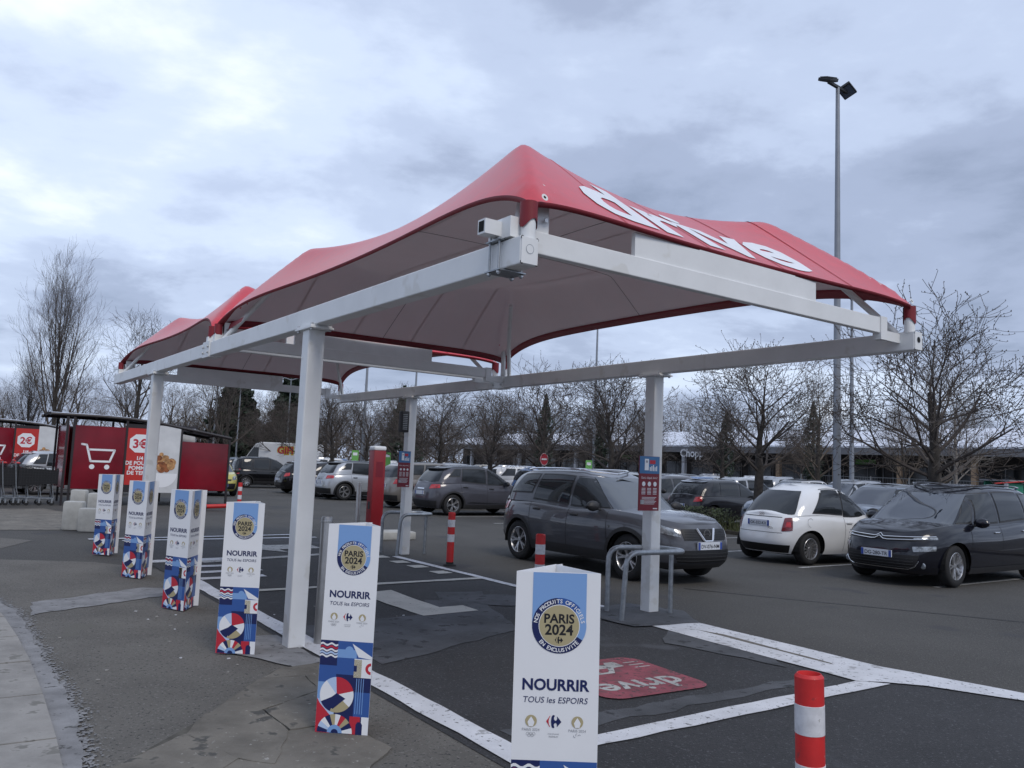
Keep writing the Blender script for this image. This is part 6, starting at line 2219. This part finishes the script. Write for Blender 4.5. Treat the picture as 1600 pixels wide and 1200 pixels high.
# white framed board behind the main shelter
wb = empty('display_board', (-11.75, 27.3, 0), TH, 'white display board with a dark frame behind the shelter', 'board')
MB().box(0, 1.25, -.04, .04, .5, 2.45).build('board', 'ad_photo', wb)
MB().box(-.05, 1.30, -.05, .05, 2.45, 2.53).build('frame', 'shelter_frame', wb)
for xx in (0.1, 1.15):
    MB().box(xx - .03, xx + .03, -.03, .03, 0, .5).build('leg', 'shelter_frame', wb)
# shopping trolley
def make_trolley():
    root = empty('shopping_trolley')
    bk = MB()
    # basket corners: rear wide and tall, front narrow and lower
    z0r, z1r, z0f, z1f = .42, 1.0, .50, .92
    xr, xf_, wr, wf = -.42, .46, .28, .22
    def side(sg, f, h_):
        z0, z1 = z0r + (z0f - z0r) * f, z1r + (z1f - z1r) * f
        return (xr + (xf_ - xr) * f, sg * (wr + (wf - wr) * f), z0 + (z1 - z0) * h_)
    for sg in (-1, 1):
        for h_ in (0, .12, .25, .38, .5, .62, .75, .88, 1):
            bk.tube([side(sg, 0, h_), side(sg, 1, h_)], .004 if 0 < h_ < 1 else .008, 4, cap=False)
        for i in range(15):
            bk.tube([side(sg, i / 14, 0), side(sg, i / 14, 1)], .0035, 4, cap=False)
    for f in (0, 1):
        for h_ in (0, .25, .5, .75, 1):
            bk.tube([side(-1, f, h_), side(1, f, h_)], .005, 4, cap=False)
        for i in range(9):
            a, b_ = Vector(side(-1, f, 0)), Vector(side(1, f, 0))
            c_, d_ = Vector(side(-1, f, 1)), Vector(side(1, f, 1))
            bk.tube([a.lerp(b_, i / 8), c_.lerp(d_, i / 8)], .0035, 4, cap=False)
    for i in range(8):
        bk.tube([side(-1, i / 7, 0), side(1, i / 7, 0)], .004, 4, cap=False)
    bk.build('basket', 'black_plastic', root)
    dp = MB()
    for sg in (-1, 1):
        dp.add([side(sg, 0, .1), side(sg, 1, .1), side(sg, 1, .86), side(sg, 0, .86)], [(0, 1, 2, 3)])
    for f in (0, 1):
        dp.add([side(-1, f, .05), side(1, f, .05), side(1, f, .95), side(-1, f, .95)], [(0, 1, 2, 3)])
    dp.build('side_sheet', 'grille_black', root)
    fr = MB()
    for sg in (-1, 1):
        fr.tube([(-.50, sg * .27, 1.08), (-.44, sg * .27, .45), (-.38, sg * .26, .2), (.40, sg * .22, .16)], .014, 6)
        fr.tube([(.40, sg * .22, .16), (.34, sg * .22, .5)], .012, 6)
    fr.tube([(.40, -.22, .16), (.40, .22, .16)], .012, 6)
    fr.build('frame', 'galvanised', root, smooth=True)
    MB().tube([(-.52, -.30, 1.09), (-.52, .30, 1.09)], .020, 8).build('handle', 'bollard_red', root, smooth=True)
    MB().box(-.53, -.40, -.26, .26, 1.02, 1.05, bev=.01).build('child_seat', 'bollard_red', root)
    for sx in (-.36, .36):
        for sg in (-1, 1):
            w_ = MB()
            w_.lathe([(0, -.014), (.05, -.014), (.06, -.006), (.06, .006), (.05, .014), (0, .014)], 14, axis='y', o=(sx, sg * .24, .06))
            wh = w_.build('wheel', 'black_rubber', root, smooth=True)
            MB().box(sx - .02, sx + .02, sg * .24 - .022, sg * .24 + .022, .06, .17).build('fork', 'galvanised', wh)
    return root
tr0 = make_trolley()
for i in range(12):
    o = tr0 if i == 0 else copy_tree(tr0)
    p = Vector((-12.75, 23.05, 0)) + EV * (-.30 - .31 * i) - DV * -.5
    o.location = (p.x, p.y, 0.004)
    o.rotation_euler = (0, 0, TH)
    o.scale = (1.12, 1.12, 1.12)
    tag(o, 'dark wire shopping trolley with a red handle in the nested row', 'trolley', 'nested shopping trolleys beside the red shelter')
# loose red-handled low trolley beyond the shelter end
lt = empty('hand_trolley', (-8.35, 23.9, 0), .25, 'low red hand trolley lying by the end of the shelter', 'trolley')
MB().tube([(-.3, 0, .12), (.35, 0, .16)], .06, 8).build('handle_bar', 'bollard_red', lt, smooth=True)
MB().box(-.75, -.28, -.2, .2, .10, .16).build('bed', 'shelter_frame', lt)
for sx in (-.7, -.35):
    MB().lathe([(0, -.2), (.06, -.2), (.06, .2), (0, .2)], 10, axis='y', o=(sx, 0, .06)).build('wheel', 'black_rubber', lt)

# person standing at the far left by the trolleys: one skinned body
def person(x, y, rz, label):
    root = empty('person', (x, y, 0), rz, label, 'person')
    J = [((0, 0, .95), .14), ((0, 0, 1.15), .13), ((0, 0, 1.38), .16), ((0, 0, 1.52), .06), ((0, .01, 1.60), .075), ((0, .02, 1.70), .085),
         ((.17, 0, 1.40), .065), ((.24, .02, 1.14), .05), ((.24, .12, .92), .038), ((-.17, 0, 1.40), .065), ((-.24, .02, 1.14), .05), ((-.22, .12, .92), .038),
         ((.09, 0, .88), .095), ((.10, .03, .48), .065), ((.10, 0, .09), .045), ((.11, .14, .04), .04), ((-.09, 0, .88), .095), ((-.10, .03, .48), .065), ((-.10, 0, .09), .045), ((-.11, .14, .04), .04)]
    E_ = [(0, 1), (1, 2), (2, 3), (3, 4), (4, 5), (2, 6), (6, 7), (7, 8), (2, 9), (9, 10), (10, 11), (0, 12), (12, 13), (13, 14), (14, 15), (0, 16), (16, 17), (17, 18), (18, 19)]
    me = bpy.data.meshes.new('body')
    me.from_pydata([j[0] for j in J], E_, [])
    o = bpy.data.objects.new('body', me)
    col.objects.link(o)
    o.parent = root
    sk = o.modifiers.new('skin', 'SKIN')
    o.modifiers.new('sub', 'SUBSURF').levels = 1
    for i, (p_, r_) in enumerate(J):
        me.skin_vertices[0].data[i].radius = (r_, r_)
    me.skin_vertices[0].data[0].use_root = True
    me.materials.append(MATS['cloth_dark'])
    dg = bpy.context.evaluated_depsgraph_get()
    m2 = bpy.data.meshes.new_from_object(o.evaluated_get(dg))
    o.modifiers.clear()
    o.data = m2
    m_ = MB()
    m_.lathe([(.0, 1.80), (.06, 1.79), (.098, 1.73), (.10, 1.67), (.095, 1.62)], 12, o=(0, -.005, 0))
    m_.build('hair', 'hair_dark', root, smooth='all')
person(-17.9, 28.3, 2.6, 'person in dark clothes standing behind the shopping trolleys')
